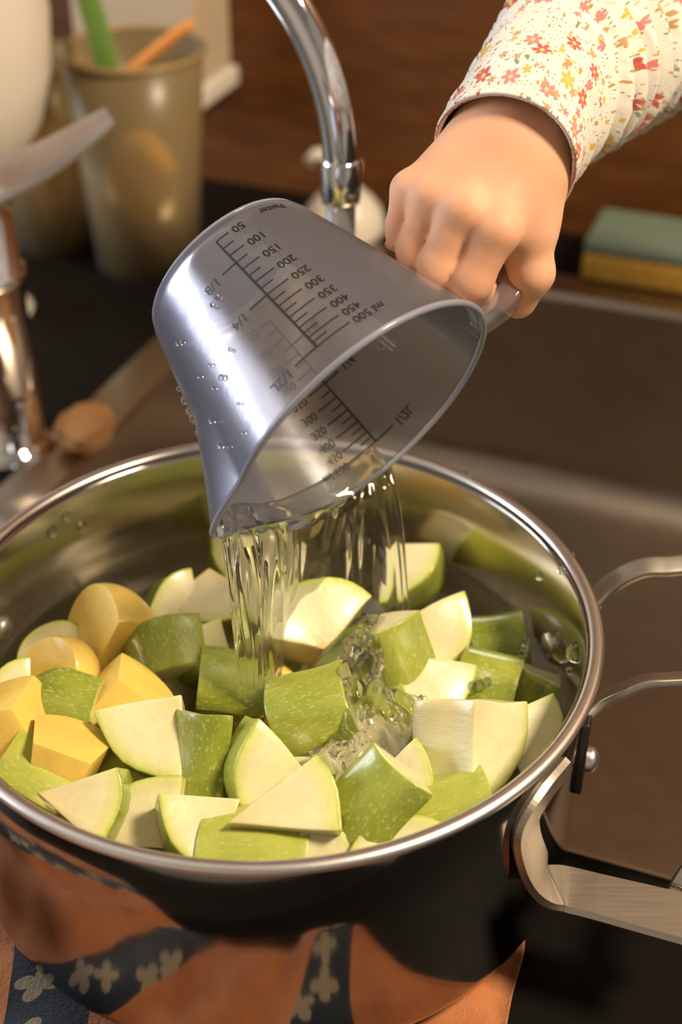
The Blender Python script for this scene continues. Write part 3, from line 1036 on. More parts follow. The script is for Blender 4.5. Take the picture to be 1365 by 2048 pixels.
UNDER = {(330, 1400): 'below the square olive chunk and the flat potato slice', (430, 1460): 'between the upright rounded chunk and the flat green one', (560, 1300): 'below the white splashed chunk',
         (700, 1340): 'beside the leaning green chunk under the splash', (440, 1590): 'below the white wedge standing on edge', (640, 1600): 'between the triangular wedge and the askew green chunk',
         (920, 1560): 'below the ridged cream chunk and the long green one', (330, 1590): 'between the pale wedge and the white quarter slice', (110, 1470): 'below the mottled end piece and potato cube',
         (740, 1540): 'behind the bright askew chunk in the bubbling water', (280, 1350): 'below the big two-faced potato', (1060, 1400): 'behind the shaded tan chunk at the right wall'}
for (u, v, n, a, R, L) in ((330, 1400, (.3, -.6, .5), (.7, .4, .5), 24, 28), (430, 1460, (-.4, .5, .6), (.6, .6, .2), 24, 28), (560, 1300, (.3, .6, .6), (.9, -.2, .2), 24, 28), (700, 1340, (-.2, .5, .8), (.8, .4, .2), 22, 28),
                           (440, 1590, (.5, .3, .7), (-.5, .8, .1), 24, 28), (640, 1600, (-.3, -.5, .7), (.8, -.3, .3), 24, 28), (920, 1560, (.2, .7, .5), (.8, -.4, .1), 22, 26), (330, 1590, (.1, .6, .7), (.9, .1, .1), 22, 26),
                           (110, 1470, (.5, .4, .6), (.5, -.7, .2), 22, 26), (740, 1540, (.2, -.4, .8), (.7, .6, .1), 22, 26), (280, 1350, (-.2, .6, .6), (.8, .3, .2), 22, 26), (1060, 1400, (-.5, .4, .6), (.3, .8, .2), 20, 24)):
    zuc(u, v, .050, n, a, R, 45, L, 'submerged zucchini chunk ' + UNDER[(u, v)])
#PIECES_END

# ------------------------------------------------------------------ water in the pot
WZ = 0.058
def pool():
    n, m = 96, 36
    vs, fs = [], []
    vs.append((0, 0, WZ))
    for i in range(1, m + 1):
        r = (RI - 0.0006) * i / m
        for k in range(n):
            a = 2 * math.pi * k / n
            x, y = r * math.cos(a), r * math.sin(a)
            d = math.hypot(x - 0.02, y + 0.015)
            z = WZ + 0.0016 * math.sin(d * 420) * math.exp(-d * 22) + 0.0014 * mnoise.noise(V((x * 60, y * 60, 1.3)))
            vs.append((x, y, z))
    for k in range(n):
        fs.append((0, 1 + k, 1 + (k + 1) % n))
    for i in range(m - 1):
        for k in range(n):
            k2 = (k + 1) % n
            fs.append((1 + i * n + k, 1 + (i + 1) * n + k, 1 + (i + 1) * n + k2, 1 + i * n + k2))
    b0 = len(vs)
    prof_ = [(RI - .0006, 0.02), (RI - .005, .0085), (RI - .0142, .0043)]
    for r, z in prof_:
        for k in range(n):
            a = 2 * math.pi * k / n
            vs.append((r * math.cos(a), r * math.sin(a), z))
    last = 1 + (m - 1) * n
    rings = [last] + [b0 + i * n for i in range(3)]
    for i in range(3):
        for k in range(n):
            k2 = (k + 1) % n
            fs.append((rings[i] + k, rings[i + 1] + k, rings[i + 1] + k2, rings[i] + k2))
    fs.append(tuple(rings[3] + k for k in range(n)))
    o = mesh('pot_water', vs, fs, M_water_pool)
    tag(o, 'clear water standing among the chopped vegetables in the pot', 'water', kind='stuff')


pool()

# ------------------------------------------------------------------ measuring jug
JC = np.array([0.03402833, 0.01858059, 0.1738251])
JA = np.array([0.61983098, -0.66852886, -0.41094855])
E1 = np.array([-0.78345605, -0.4972934, -0.37268739])
E2 = np.array([0.04479028, 0.55296332, -0.83200084])
JR, JB, JH = 0.05506, 0.03422, 0.0792


def jrad(h, th):
    """outer radius at height h above the base and angle th (0 = spout)"""
    r = JB + (JR - JB) * h / JH
    fz = 0.006
    if h < fz: r -= 0.005 * (1 - math.sqrt(max(0, 1 - (1 - h / fz) ** 2)))
    w = math.radians(24)
    a = abs((th + math.pi) % (2 * math.pi) - math.pi)
    if a < w:
        s = max(0, (h - 0.042) / (JH - 0.042))
        g = 1 - a / w
        g = g * g * (3 - 2 * g) * 0.4 + g * 0.6
        r += 0.0105 * g * s ** 1.1
    return r


def jpt(h, th, off=0.0):
    r = jrad(h, th) + off
    return JC + JA * (h - JH) + r * (math.cos(th) * E1 + math.sin(th) * E2)


jug = empty('measuring_jug', JC - JA * JH, 'clear plastic measuring jug with black millilitre scale, tipped over the pot', 'measuring jug')


def jug_body():
    nT, hs = 180, [0, .0006, .0015, .003, .0045, .006] + list(np.linspace(.008, JH, 30))
    T = 0.0016
    vs, fs = [], []
    rows = []
    def ring(fn):
        k = len(vs)
        for i in range(nT): vs.append(fn(2 * math.pi * i / nT))
        rows.append(k)
    for h in hs: ring(lambda t: jpt(h, t))
    for h in hs[::-1]:
        hh = max(h, 0.002)
        ring(lambda t: JC + JA * (max(hh, .0022) - JH) + (jrad(hh, t) - T) * (math.cos(t) * E1 + math.sin(t) * E2))
    for a, b in zip(rows[:-1], rows[1:]):
        for i in range(nT):
            j = (i + 1) % nT
            fs.append((a + i, a + j, b + j, b + i))
    fs.append(tuple(rows[0] + i for i in range(nT)))
    fs.append(tuple(rows[-1] + i for i in range(nT)))
    return mesh('body', vs, fs, M_plastic, jug)


jug_body()
# rim bead
rp = [jpt(JH - 0.0004, 2 * math.pi * i / 180, -0.0006) for i in range(181)]
def closed_tube(P, r, n=10, flat=(1, 1)):
    vs, fs = [], []
    m = len(P) - 1
    for i in range(m):
        t = P[(i + 1) % m] - P[i - 1]; t /= np.linalg.norm(t)
        u = JA - t * (JA @ t); u /= np.linalg.norm(u); b = np.cross(t, u)
        for k in range(n):
            a = 2 * math.pi * k / n
            vs.append(P[i] + r * (flat[0] * math.cos(a) * u + flat[1] * math.sin(a) * b))
    for i in range(m):
        j = (i + 1) % m
        for k in range(n):
            k2 = (k + 1) % n
            fs.append((i * n + k, i * n + k2, j * n + k2, j * n + k))
    return vs, fs
v, f = closed_tube(rp, 0.0012, 10, (1.0, 1.1))
mesh('rim', v, f, M_plastic_rim, jug)
bp_ = [jpt(0.0022, 2 * math.pi * i / 120, -0.0004) for i in range(121)]
v, f = closed_tube(bp_, 0.0009, 8)
mesh('base_ring', v, f, M_plastic_rim, jug)
# handle: radial arm at the rim, grip parallel to the wall, back to the wall
HD = -E1
def hp(h, out): return JC + JA * (h - JH) + HD * (JB + (JR - JB) * h / JH + out)
hctrl = [hp(.074, -.0006), hp(.0745, .008), hp(.0735, .0175), hp(.068, .0225), hp(.056, .0235), hp(.044, .0230), hp(.036, .0215)]
v, f = tube(smooth_path(hctrl, 9), 1.0, 20, True, (0.0046, 0.0058), JA)
mesh('handle', v, f, M_plastic_handle, jug)

# printed scale
hv = [-9.379e-08, 1.84626e-04, 6.75e-04]
hof = lambda ml: float(np.polyval(hv, ml))


def jug_strip(th0, th1, h0, h1, wid, mat, verts, faces, off=0.00018):
    """thin raised line on the wall from (th0,h0) to (th1,h1)"""
    n = 10
    d = np.array([(th1 - th0) * 0.045, h1 - h0]); d /= np.linalg.norm(d)
    q = np.array([-d[1], d[0]]) * wid / 2
    k = len(verts)
    for i in range(n + 1):
        t = i / n
        th, h = th0 + (th1 - th0) * t, h0 + (h1 - h0) * t
        for s in (-1, 1):
            verts.append(jpt(h + s * q[1], th + s * q[0] / 0.045, off))
    for i in range(n):
        faces.append((k + 2 * i, k + 2 * i + 1, k + 2 * i + 3, k + 2 * i + 2))


def text_on_jug(name, s, th, h, size, mat, align='LEFT', relief=0.00018, inside=0.0, parent=None, ext=0.0):
    cu_ = bpy.data.curves.new(name, 'FONT')
    cu_.body = s; cu_.size = size; cu_.align_x = align; cu_.align_y = 'CENTER'; cu_.resolution_u = 3; cu_.offset = 0.00009
    cu_.extrude = ext
    tmp = bpy.data.objects.new(name + '_tmp', cu_); COL.objects.link(tmp)
    dg = bpy.context.evaluated_depsgraph_get()
    me0 = tmp.evaluated_get(dg).to_mesh()
    vs = [tuple(v_.co) for v_ in me0.vertices]; fs = [tuple(p.vertices) for p in me0.polygons]
    tmp.evaluated_get(dg).to_mesh_clear()
    bpy.data.objects.remove(tmp); bpy.data.curves.remove(cu_)
    out = []
    for x, y, z in vs:
        hh = h + y
        r = jrad(hh, th)
        out.append(jpt(hh, th + x / r, relief + z))
    return mesh(name, out, fs, mat, parent, False, False)


def scale_print(thL, off=0.00018):
    D = math.radians
    vs, fs = [], []
    th = D(thL)
    jug_strip(th, th, hof(50), hof(500), 0.00075, M_print, vs, fs, off)
    for ml in range(50, 501, 25):
        h = hof(ml); r = jrad(h, th)
        k = (ml - 50) / 450
        ln = (0.0052 + 0.0078 * k) if ml % 50 == 0 else (0.0045 + 0.0012 * k)
        jug_strip(th, th - ln / r, h, h, 0.00060, M_print, vs, fs, off)
    for ml, ln in ((125, .0062), (250, .0074), (500, .0092)):
        h = hof(ml)
        jug_strip(th, th + ln / jrad(h, th), h, h, 0.00075, M_print, vs, fs, off)
    sc_ = mesh('scale_lines', vs, fs, M_print, jug, False, False)
    for ml in range(50, 501, 50):
        h = hof(ml); r = jrad(h, th); k = (ml - 50) / 450
        ln = 0.0052 + 0.0078 * k + 0.0014
        s = ('ml %d' % ml) if ml == 500 else str(ml)
        text_on_jug('scale_number', s, th - ln / r, h + 0.0003, 0.0047 - 0.0003 * k, M_print, 'RIGHT', off, parent=jug)
    for ml, ln, s in ((125, .0062, '1/8'), (250, .0074, '1/4'), (500, .0092, '1/2L')):
        h = hof(ml)
        text_on_jug('scale_number', s, th + (ln + .0016) / jrad(h, th), h + 0.0002, 0.0050, M_print, 'LEFT', off, parent=jug)


scale_print(-80.3)
scale_print(103.5, -0.00185)
text_on_jug('brand_mark', 'Panter', math.radians(-119), 0.0085, 0.0042, M_print, 'CENTER', parent=jug)
text_on_jug('raised_mark', 'dl', math.radians(138), 0.047, 0.010, M_plastic_handle, 'CENTER', 0.0002, parent=jug, ext=0.0004)

# ------------------------------------------------------------------ falling water
def rim_at(u, v):
    d = ray(u, v)
    t = ((JC - CAM) @ JA) / (d @ JA)
    return CAM + d * t


def curtain():
    # columns across the lip: (lip pixel, landing pixel, landing height, half thickness)
    cols = [((441, 1068), (489, 1440), .066, .0012), ((455, 1066), (497, 1440), .066, .0034), ((490, 1056), (520, 1440), .066, .0048), ((530, 1046), (540, 1425), .067, .0040),
            ((556, 1040), (556, 1330), .074, .0032), ((600, 1030), (600, 1262), .078, .0030), ((669, 1004), (672, 1240), .078, .0034), ((705, 984), (716, 1235), .078, .0032),
            ((737, 962), (750, 1240), .078, .0022), ((765, 944), (795, 1240), .078, .0030), ((783, 934), (822, 1235), .079, .0012)]
    N, T, TI = 110, 46, 14
    cs = np.linspace(0, 1, len(cols))
    tops = np.array([rim_at(*c[0]) + JA * 0.0012 for c in cols]); bots = np.array([at_z(*c[1], c[2]) for c in cols]); th = np.array([c[3] for c in cols])
    vs, fs = [], []
    ip = lambda arr, s: np.array([np.interp(s, cs, arr[:, k]) for k in range(3)])
    for side in (1, -1):
        for i in range(N + 1):
            s = i / N
            a, b, w = ip(tops, s), ip(bots, s), np.interp(s, cs, th)
            across = ip(tops, min(1, s + .02)) - ip(tops, max(0, s - .02)); across[2] = 0
            nrm = np.cross(across, [0, 0, 1]); nrm /= np.linalg.norm(nrm)
            ang = math.atan2((a - JC) @ E2, (a - JC) @ E1)
            dr_ = math.cos(ang) * E1 + math.sin(ang) * E2
            sg = 1 if nrm @ dr_ > 0 else -1
            # thin film running down the inside of the wall to the lip
            for k in range(TI):
                t = k / TI
                h = JH - 0.010 * (1 - t)
                thick = 0.0004 + 0.0006 * t
                e = 0 if i in (0, N) or k == 0 else 1
                r = jrad(h, ang) - 0.0018 - thick + e * side * sg * thick * (0.8 + 0.5 * mnoise.noise(V((s * 14, t * 2, 2.0))))
                p = JC + JA * (h - JH) + r * dr_
                wgt = (max(0, t - 0.75) / 0.25) ** 2
                vs.append(p * (1 - wgt) + (a + nrm * side * thick * e * sg * 0.5) * wgt)
            for k in range(T + 1):
                t = k / T
                p = a + (b - a) * t
                p[2] = a[2] + (b[2] - a[2]) * (0.42 * t + 0.58 * t * t)
                fl_ = mnoise.noise(V((s * 11 + 0.3 * t, t * 1.3, 0.4 + 3 * (side > 0)))) + 0.5 * mnoise.noise(V((s * 24, t * 2.2, 5.0 + 3 * (side > 0))))
                hw = w * (0.70 + 0.95 * fl_) * (1 - 0.15 * t) * min(1, 0.35 + t * 6)
                if i in (0, N): hw = 0
                vs.append(p + nrm * (side * max(hw, 0.00025 if 0 < i < N else 0) + 0.0011 * mnoise.noise(V((s * 9, t * 2.0, 9.1))) * min(1, 5 * t)))
    m = T + 1 + TI
    o2 = (N + 1) * m
    for i in range(N):
        for k in range(m - 1):
            fs.append((i * m + k, (i + 1) * m + k, (i + 1) * m + k + 1, i * m + k + 1))
            fs.append((o2 + i * m + k, o2 + i * m + k + 1, o2 + (i + 1) * m + k + 1, o2 + (i + 1) * m + k))
        fs.append((i * m, o2 + i * m, o2 + (i + 1) * m, (i + 1) * m))
        e_ = m - 1
        fs.append((i * m + e_, (i + 1) * m + e_, o2 + (i + 1) * m + e_, o2 + i * m + e_))
    o = mesh('poured_water', vs, fs, M_water)
    sm = o.modifiers.new('smooth', 'SMOOTH'); sm.factor = 0.5; sm.iterations = 2
    tag(o, 'sheet of clear water pouring from the jug lip into the pot', 'water', kind='stuff')


curtain()


def splash():
    """tumbling water where the stream runs down between the chunks"""
    blobs = [((752, 1250), .088, .0050), ((735, 1285), .088, .0066), ((722, 1320), .088, .0078), ((722, 1360), .087, .0086), ((732, 1400), .085, .0088), ((742, 1440), .082, .0090), ((752, 1478), .079, .0095),
             ((800, 1415), .080, .0070), ((838, 1432), .078, .0060), ((780, 1455), .079, .0075), ((700, 1505), .077, .0085), ((665, 1530), .077, .0078), ((705, 1548), .077, .0082), ((640, 1560), .078, .0056),
             ((652, 1598), .083, .0042), ((672, 1640), .084, .0034)]
    pts = [(at_z(*p, z), r) for p, z, r in blobs]
    lo = np.min([p for p, r in pts], 0) - 0.014; hi = np.max([p for p, r in pts], 0) + 0.014
    h = 0.0010
    n = np.ceil((hi - lo) / h).astype(int)
    G = np.stack(np.meshgrid(*[np.arange(k) * h for k in n], indexing='ij'), -1) + lo
    D = None
    for p, r in pts:
        d = np.linalg.norm((G - p) * np.array([1, 1, 1.25]), axis=-1) - r
        D = d if D is None else smin(D, d, 0.005)
    x, y, z = G[..., 0], G[..., 1], G[..., 2]
    D += 0.0014 * np.sin(x * 700 + 260 * z) * np.sin(y * 330 + 1.0) + 0.0010 * np.sin(x * 620 + 2.2 * np.sin(z * 300)) * np.sin(z * 260 + y * 240) + 0.0005 * np.sin(x * 1300 + 700 * y) * np.sin(z * 900 - x * 600)
    v, f = surface_nets(D, lo, h)
    o = mesh('splash_water', v, f, M_water_splash, recalc=False)
    sm = o.modifiers.new('smooth', 'SMOOTH'); sm.factor = 0.5; sm.iterations = 2
    tag(o, 'churning clear water running down between the green chunks', 'water', kind='stuff')


splash()


def droplets(name, items, label):
    bmx = bmesh.new()
    for p, r, sc3 in items:
        mt = Matrix.Translation(V(p)) @ Matrix.Diagonal((*[r * s for s in sc3], 1))
        bmesh.ops.create_icosphere(bmx, subdivisions=2, radius=1.0, matrix=mt)
    o = bm_obj(name, bmx, M_water)
    tag(o, label, 'water drops', kind='stuff')
    return o


dr = []
rs = random.Random(3)
for k in range(16):     # beads hanging under the jug wall at the spout side
    h = 0.026 + 0.0034 * k
    dr.append((jpt(h, math.radians(rs.uniform(2, 16)), 0.0003), rs.uniform(.0006, .0013), (1, 1, 1)))
for (u, v_) in ((368, 803), (378, 826), (384, 838), (396, 866)):
    dr.append((at_d(u, v_, .492), .0011, (1, 1, 1.2)))
dr.append((rim_at(432, 1060) + JA * .001, .0022, (1, 1, 1)))
for k in range(14):
    dr.append((jpt(rs.uniform(.02, .07), math.radians(rs.uniform(-75, -20)), -0.0006), rs.uniform(.0005, .0012), (1, 1, 1)))
droplets('jug_drops', dr, 'water beads clinging to the measuring jug')
dr = []
for (u, v_, r) in ((133, 1035, .0022), (165, 1055, .0024), (105, 1066, .0026), (152, 1165, .0013), (1080, 1152, .0016), (1122, 1140, .0014), (1125, 1302, .0040), (1152, 1305, .0036), (1080, 1360, .002),
                   (1100, 1350, .0018), (1090, 1425, .0024), (1012, 1185, .001), (1110, 1270, .0018), (1140, 1340, .0015)):
    p = on_wall(u, v_, RI - .0003, False)
    dr.append((p, r, (1, 1, 1.3)))
for (u, v_) in ((929, 945), (936, 948), (1145, 1110)):
    dr.append((at_z(u, v_, PH + .0008), .0011, (1, 1, .9)))
droplets('pot_drops', dr, 'water beads on the inner wall and rim of the pot')
dr = []
crown = [(1052, 1285, .074, .0016), (1050, 1296, .073, .0014), (1046, 1308, .072, .0015), (1043, 1320, .071, .0013), (1048, 1334, .070, .0014), (1046, 1348, .069, .0017), (1052, 1362, .068, .0018),
         (1065, 1372, .067, .0020), (1080, 1378, .067, .0020), (1030, 1368, .067, .0018), (1010, 1350, .068, .0016), (990, 1330, .069, .0015), (960, 1372, .070, .0022), (945, 1376, .070, .0024), (975, 1366, .070, .002)]
for u, v_, z, r in crown:
    dr.append((at_z(u, v_, z), r, (1, 1, 1.3)))
for k in range(26):
    u, v_ = rs.gauss(700, 60), rs.gauss(1530, 50)
    dr.append((at_z(u, v_, rs.uniform(.074, .088)), rs.uniform(.0004, .0012), (1, 1, 1)))
droplets('splash_drops', dr, 'droplets thrown up from the churning water in the pot')

# ------------------------------------------------------------------ child's arm, hand and sleeve
person = empty('person', at_d(1040, 270, .49), 'person in a floral long-sleeved top, hand gripping the jug handle', 'person')


def hand():
    P = lambda u, v, d: np.array([(u - W / 2) / F * d, -(v - H / 2) / F * d, -d])   # camera frame
    px = 0.485 / F
    fingers = [  # MCP, PIP, DIP, tip
        ([P(990, 466, .4815), P(942, 562, .4880), P(958, 587, .509), P(1008, 566, .515)], [.0076, .0073, .0068, .0062]),
        ([P(920, 424, .4810), P(874, 536, .4895), P(894, 558, .511), P(946, 524, .519)], [.0069, .0067, .0064, .0058]),
        ([P(862, 396, .4860), P(829, 502, .4945), P(850, 519, .515), P(900, 474, .523)], [.0063, .0061, .0058, .0054]),
        ([P(818, 384, .4925), P(798, 470, .5005), P(820, 488, .520), P(866, 440, .527)], [.0060, .0055, .0052, .0048]),
    ]
    thumb = ([P(1050, 370, .4965), P(1052, 465, .4985), P(1064, 545, .503), P(1038, 602, .512)], [.0112, .0094, .0076, .0064])
    wr = [P(992, 268, .4955), P(1058, 298, .4980)]
    lo = P(760, 700, .47); hi = P(1330, 30, .47)
    lo = np.array([P(770, 0, .49)[0], P(0, 650, .49)[1], -.60]); hi = np.array([P(1230, 0, .53)[0], P(0, 80, .55)[1], -.455])
    h = 0.0010
    n = np.ceil((hi - lo) / h).astype(int)
    G = (np.stack(np.meshgrid(*[np.arange(k) * h for k in n], indexing='ij'), -1) + lo)
    palm = None
    wid = [.0, .33, .66, 1.0]
    for i, (ch, ra) in enumerate(fingers):
        a = wr[1] * (1 - wid[i]) + wr[0] * wid[i]
        d = roundcone(G, a, a + (ch[0] - a) * 0.97 + np.array([0, 0, -.0008]), .0126, .0074 - .0006 * i)
        palm = d if palm is None else smin(palm, d, 0.012)
    # thenar and hypothenar mass
    d = roundcone(G, wr[1] + np.array([-.001, -.001, -.004]), P(1040, 430, .502), .0120, .0122); palm = smin(palm, d, 0.010)
    d = roundcone(G, P(945, 330, .508), P(872, 420, .510), .0105, .0080); palm = smin(palm, d, 0.010)
    fin = None
    for ch, ra in fingers:
        c = None
        for k in range(3):
            d = roundcone(G, ch[k], ch[k + 1], ra[k] + (.0002 if k == 0 else -.0003), ra[k + 1] - (.0003 if k == 0 else 0))
            c = d if c is None else smin(c, d, 0.004)
        fin = c if fin is None else smin(fin, c, 0.0004)
    D = smin(palm, fin, 0.0032)
    c = None
    for k in range(3):
        d = roundcone(G, thumb[0][k], thumb[0][k + 1], thumb[1][k], thumb[1][k + 1])
        if k == 0: D = smin(D, d, 0.012)
        else: c = d if c is None else smin(c, d, 0.004)
    D = smin(D, c, 0.003)
    # knuckle bumps
    for (u, v, dd, r) in ((1000, 456, .4795, .0038), (930, 410, .4790, .0034), (868, 384, .4840, .0028), (822, 372, .4905, .0024)):
        D = smin(D, np.linalg.norm(G - P(u, v, dd), axis=-1) - r, 0.008)
    # wrist and forearm
    fa = [P(1030, 285, .497), P(1060, 235, .507), P(1120, 165, .535), P(1190, 100, .570)]
    per = np.array([.72, -.55, 0]); per /= np.linalg.norm(per)
    rad = [.0132, .0132, .0145, .0165]
    arm = None
    for s in (-1, 1):
        for k in range(3):
            d = roundcone(G, fa[k] + per * s * .0042, fa[k + 1] + per * s * .0042, rad[k], rad[k + 1]); arm = d if arm is None else smin(arm, d, 0.008)
    D = smin(D, arm, 0.012)
    v, f = surface_nets(D, lo, h)
    # keep the one connected body
    lab = np.arange(len(v))
    for _ in range(400):
        mn = lab[f].min(1)
        new = lab.copy()
        for k in range(4): np.minimum.at(new, f[:, k], mn)
        new = new[new]
        if (new == lab).all(): break
        lab = new
    big = np.bincount(lab).argmax()
    keep = lab == big
    f = f[keep[f].all(1)]
    idx = np.cumsum(keep) - 1
    v, f = v[keep], idx[f]
    vw = CAM + v[:, :1] * RIGHT + v[:, 1:2] * UP - v[:, 2:3] * FWD
    o = mesh('arm', vw, f, M_skin, person, recalc=False)
    sm = o.modifiers.new('smooth', 'SMOOTH'); sm.factor = 0.5; sm.iterations = 3
    return o


hand()


def sleeve():
    P = lambda u, v, d: at_d(u, v, d)
    ctrl = [P(1012, 318, .4950), P(1050, 240, .507), P(1112, 150, .533), P(1190, 80, .565), P(1280, 25, .60), P(1400, -40, .64), P(1560, -60, .68), P(1700, 60, .72), P(1760, 330, .74)]
    radc = [.0272, .0268, .0285, .0325, .036, .038, .041, .043, .046]
    C_ = smooth_path(ctrl, 26); Rr = [x[0] for x in smooth_path([(r, 0, 0) for r in radc], 26)]
    n = 120
    vs, fs, uv = [], [], []
    nrm = None; s = 0; prev = None
    frames = []
    for i, p in enumerate(C_):
        t = C_[min(i + 1, len(C_) - 1)] - C_[max(i - 1, 0)]; t /= np.linalg.norm(t)
        if prev is not None: s += np.linalg.norm(p - prev)
        prev = p
        if nrm is None:
            nrm = -FWD - t * (-FWD @ t)
        else: nrm = nrm - t * (nrm @ t)
        nrm /= np.linalg.norm(nrm)
        frames.append((p, t, nrm.copy(), np.cross(t, nrm), s))
    folds = [(0.016, .0010, .0020), (.036, .0014, .003), (.050, .0030, .0032), (.060, .0040, .0034), (.070, .0046, .0034), (.081, .0050, .0036), (.092, .0052, .0036), (.103, .0052, .0040), (.115, .0050, .004), (.13, .005, .004),
             (.145, .005, .005), (.16, .005, .005), (.18, .005, .005)]

    def fold(s_, a):
        x = 0
        for q, (c0, am, wd) in enumerate(folds):
            cc = c0 + 0.006 * math.sin(a + 0.7 + q * .35) + 0.003 * math.sin(2 * a + q)
            k = 0.62 + 0.38 * math.cos(a - 1.1 + 0.25 * math.sin(q * 2.1))
            dd = s_ - cc
            x += 2.1 * am * k * (math.exp(-(dd / wd) ** 2) if dd > 0 else math.exp(-(dd / (wd * .38)) ** 2))
        return x
    # outside (from far end to cuff), then a turned-in hem and inside surface
    rows = []
    def add(i, dr_, ds=0.0):
        p, t, u, b, s_ = frames[i]
        k = len(vs)
        for j in range(n):
            a = 2 * math.pi * j / n
            r = Rr[i] * (1 + 0.05 * math.cos(2 * a + .6)) + fold(s_, a) + dr_ + 0.0006 * math.sin(3 * a + s_ * 60)
            vs.append(p + t * ds + r * (math.cos(a) * u + math.sin(a) * b)); uv.append((s_ - ds, a * 0.030 - (0.02 if dr_ < -.0005 else 0)))
        rows.append(k)
    for i in range(len(C_) - 1, -1, -1): add(i, 0)
    add(0, -0.0005, -0.0008); add(0, -0.0014, -0.0004)
    for i in range(0, 70): add(i, -0.0020)
    for a_, b_ in zip(rows[:-1], rows[1:]):
        for j in range(n):
            j2 = (j + 1) % n
            fs.append((a_ + j, a_ + j2, b_ + j2, b_ + j))
    me = bpy.data.meshes.new('sleeve')
    me.from_pydata([tuple(p) for p in vs], [], fs)
    uvl = me.uv_layers.new(name='UVMap')
    for poly in me.polygons:
        us = [uv[i] for i in poly.vertices]
        mx = max(u_[1] for u_ in us)
        for li, u_ in zip(poly.loop_indices, us):
            vv = u_[1]
            if mx - vv > 0.09: vv += 2 * math.pi * 0.030
            uvl.data[li].uv = (u_[0], vv)
    bm_ = bmesh.new(); bm_.from_mesh(me); bmesh.ops.recalc_face_normals(bm_, faces=bm_.faces); bm_.to_mesh(me); bm_.free()
    o = link('sleeve', me, M_floral, person)
    o['label'] = 'cream cotton sleeve printed with small red and mustard flowers'
    return o


sleeve()

# ------------------------------------------------------------------ faucet
faucet = empty('faucet', (-0.163, 0.288, CT), 'chrome gooseneck kitchen tap with side lever', 'faucet')
tip = np.array([0.02616, 0.18924, 0.187]); fb = np.array([-0.1639, 0.2871, 0])
R_ = np.linalg.norm((fb - tip)[:2]) / 2
dh = np.array([fb[0] - tip[0], fb[1] - tip[1], 0]); dh /= np.linalg.norm(dh)
pth = [tip + np.array([0, 0, 0.0])]
for k in range(41):
    a = math.pi * k / 40
    pth.append(tip + dh * R_ * (1 - math.cos(a)) + np.array([0, 0, 0.012 + R_ * math.sin(a)]))
pth += [np.array([fb[0], fb[1], z]) for z in (.16, .12)]
v, f = tube(pth, 0.0078, 28)
mesh('spout', v, f, M_chrome, faucet)
tdir = np.array([0.0, 0, 1])
v, f = lathe([(0, 0), (0.0083, 0), (0.0088, .002), (0.0088, .016), (0.0082, .018), (0.0082, 0.0195), (0, .0195)], 32)
mesh('spout_end', [np.array(p) + tip - np.array([0, 0, .004]) for p in v], f, M_chrome, faucet)
v, f = lathe([(0, 0), (0.0058, 0), (0.0064, .002), (0.0066, .018), (0, .018)], 24)
mesh('aerator', [np.array(p) + tip - np.array([0, 0, .0215]) for p in v], f, M_nozzle, faucet)
v, f = lathe([(0, CT), (0.029, CT), (0.029, CT + .004), (0.024, CT + .007), (0.0215, CT + .010), (0.0215, .098), (0.0232, .099), (0.0232, .104), (0.0212, .105), (.0205, .135), (.012, .143), (.009, .160), (0, .160)], 40)
mesh('body', [np.array(p) + np.array([fb[0], fb[1], 0]) for p in v], f, M_chrome, faucet)
lv = [fb + np.array([-.012, -.004, .140]), fb + np.array([.010, .0, .150]), fb + np.array([.035, .004, .160]), fb + np.array([.058, .010, .172]), fb + np.array([.074, .014, .182])]
ribbon('lever', lv, [.036, .036, .030, .022, .013], .006, M_satin, faucet, [cv(-.35, .55, .75)] * 5)

# ------------------------------------------------------------------ background items on the worktop
def tub(name, p, r0, r1, h, label, mat=M_tub, rimw=0.0022):
    t = empty(name, (p[0], p[1], CT), label, 'container')
    T = 0.0015
    prof = [(0, 0), (r0, 0), (r0 + (r1 - r0) * .5, h / 2), (r1, h), (r1 - T, h), (r0 + (r1 - r0) * .5 - T, h / 2), (r0 - T, .002), (0, .002)]
    v, f = lathe(prof, 56)
    mesh('wall', [np.array(q) + np.array([p[0], p[1], CT]) for q in v], f, mat, t)
    v, f = lathe([(r1 + rimw * math.cos(a), h + rimw * math.sin(a)) for a in np.linspace(0, 2 * math.pi, 10, endpoint=False)], 56, True)
    mesh('rim', [np.array(q) + np.array([p[0], p[1], CT]) for q in v], f, mat, t)
    return t


pA = at_z(298, 505, 0.0)
tub('plastic_tub', pA, 0.036, 0.047, 0.150, 'tall translucent plastic tub holding vegetable scraps')
pB = at_z(112, 470, 0.0)
tub('plastic_tub', pB, 0.028, 0.033, 0.135, 'slimmer yellowish plastic tub standing by the tap')
# contents of the tall tub: peelings, a leek leaf, a carrot stick
def lump(name, p, r, mat, label, cat, sc=(1, 1, 1), seed=0):
    bmx = bmesh.new()
    bmesh.ops.create_icosphere(bmx, subdivisions=4, radius=1.0)
    for vv in bmx.verts:
        d = 1 + 0.16 * mnoise.noise(vv.co * 2.1 + V((seed, 0, 0))) + 0.06 * mnoise.noise(vv.co * 6 + V((seed, 3, 0)))
        vv.co = V((vv.co.x * r * sc[0] * d, vv.co.y * r * sc[1] * d, vv.co.z * r * sc[2] * d))
    o = bm_obj(name, bmx, mat)
    o.location = V(p)
    tag(o, label, cat)
    return o


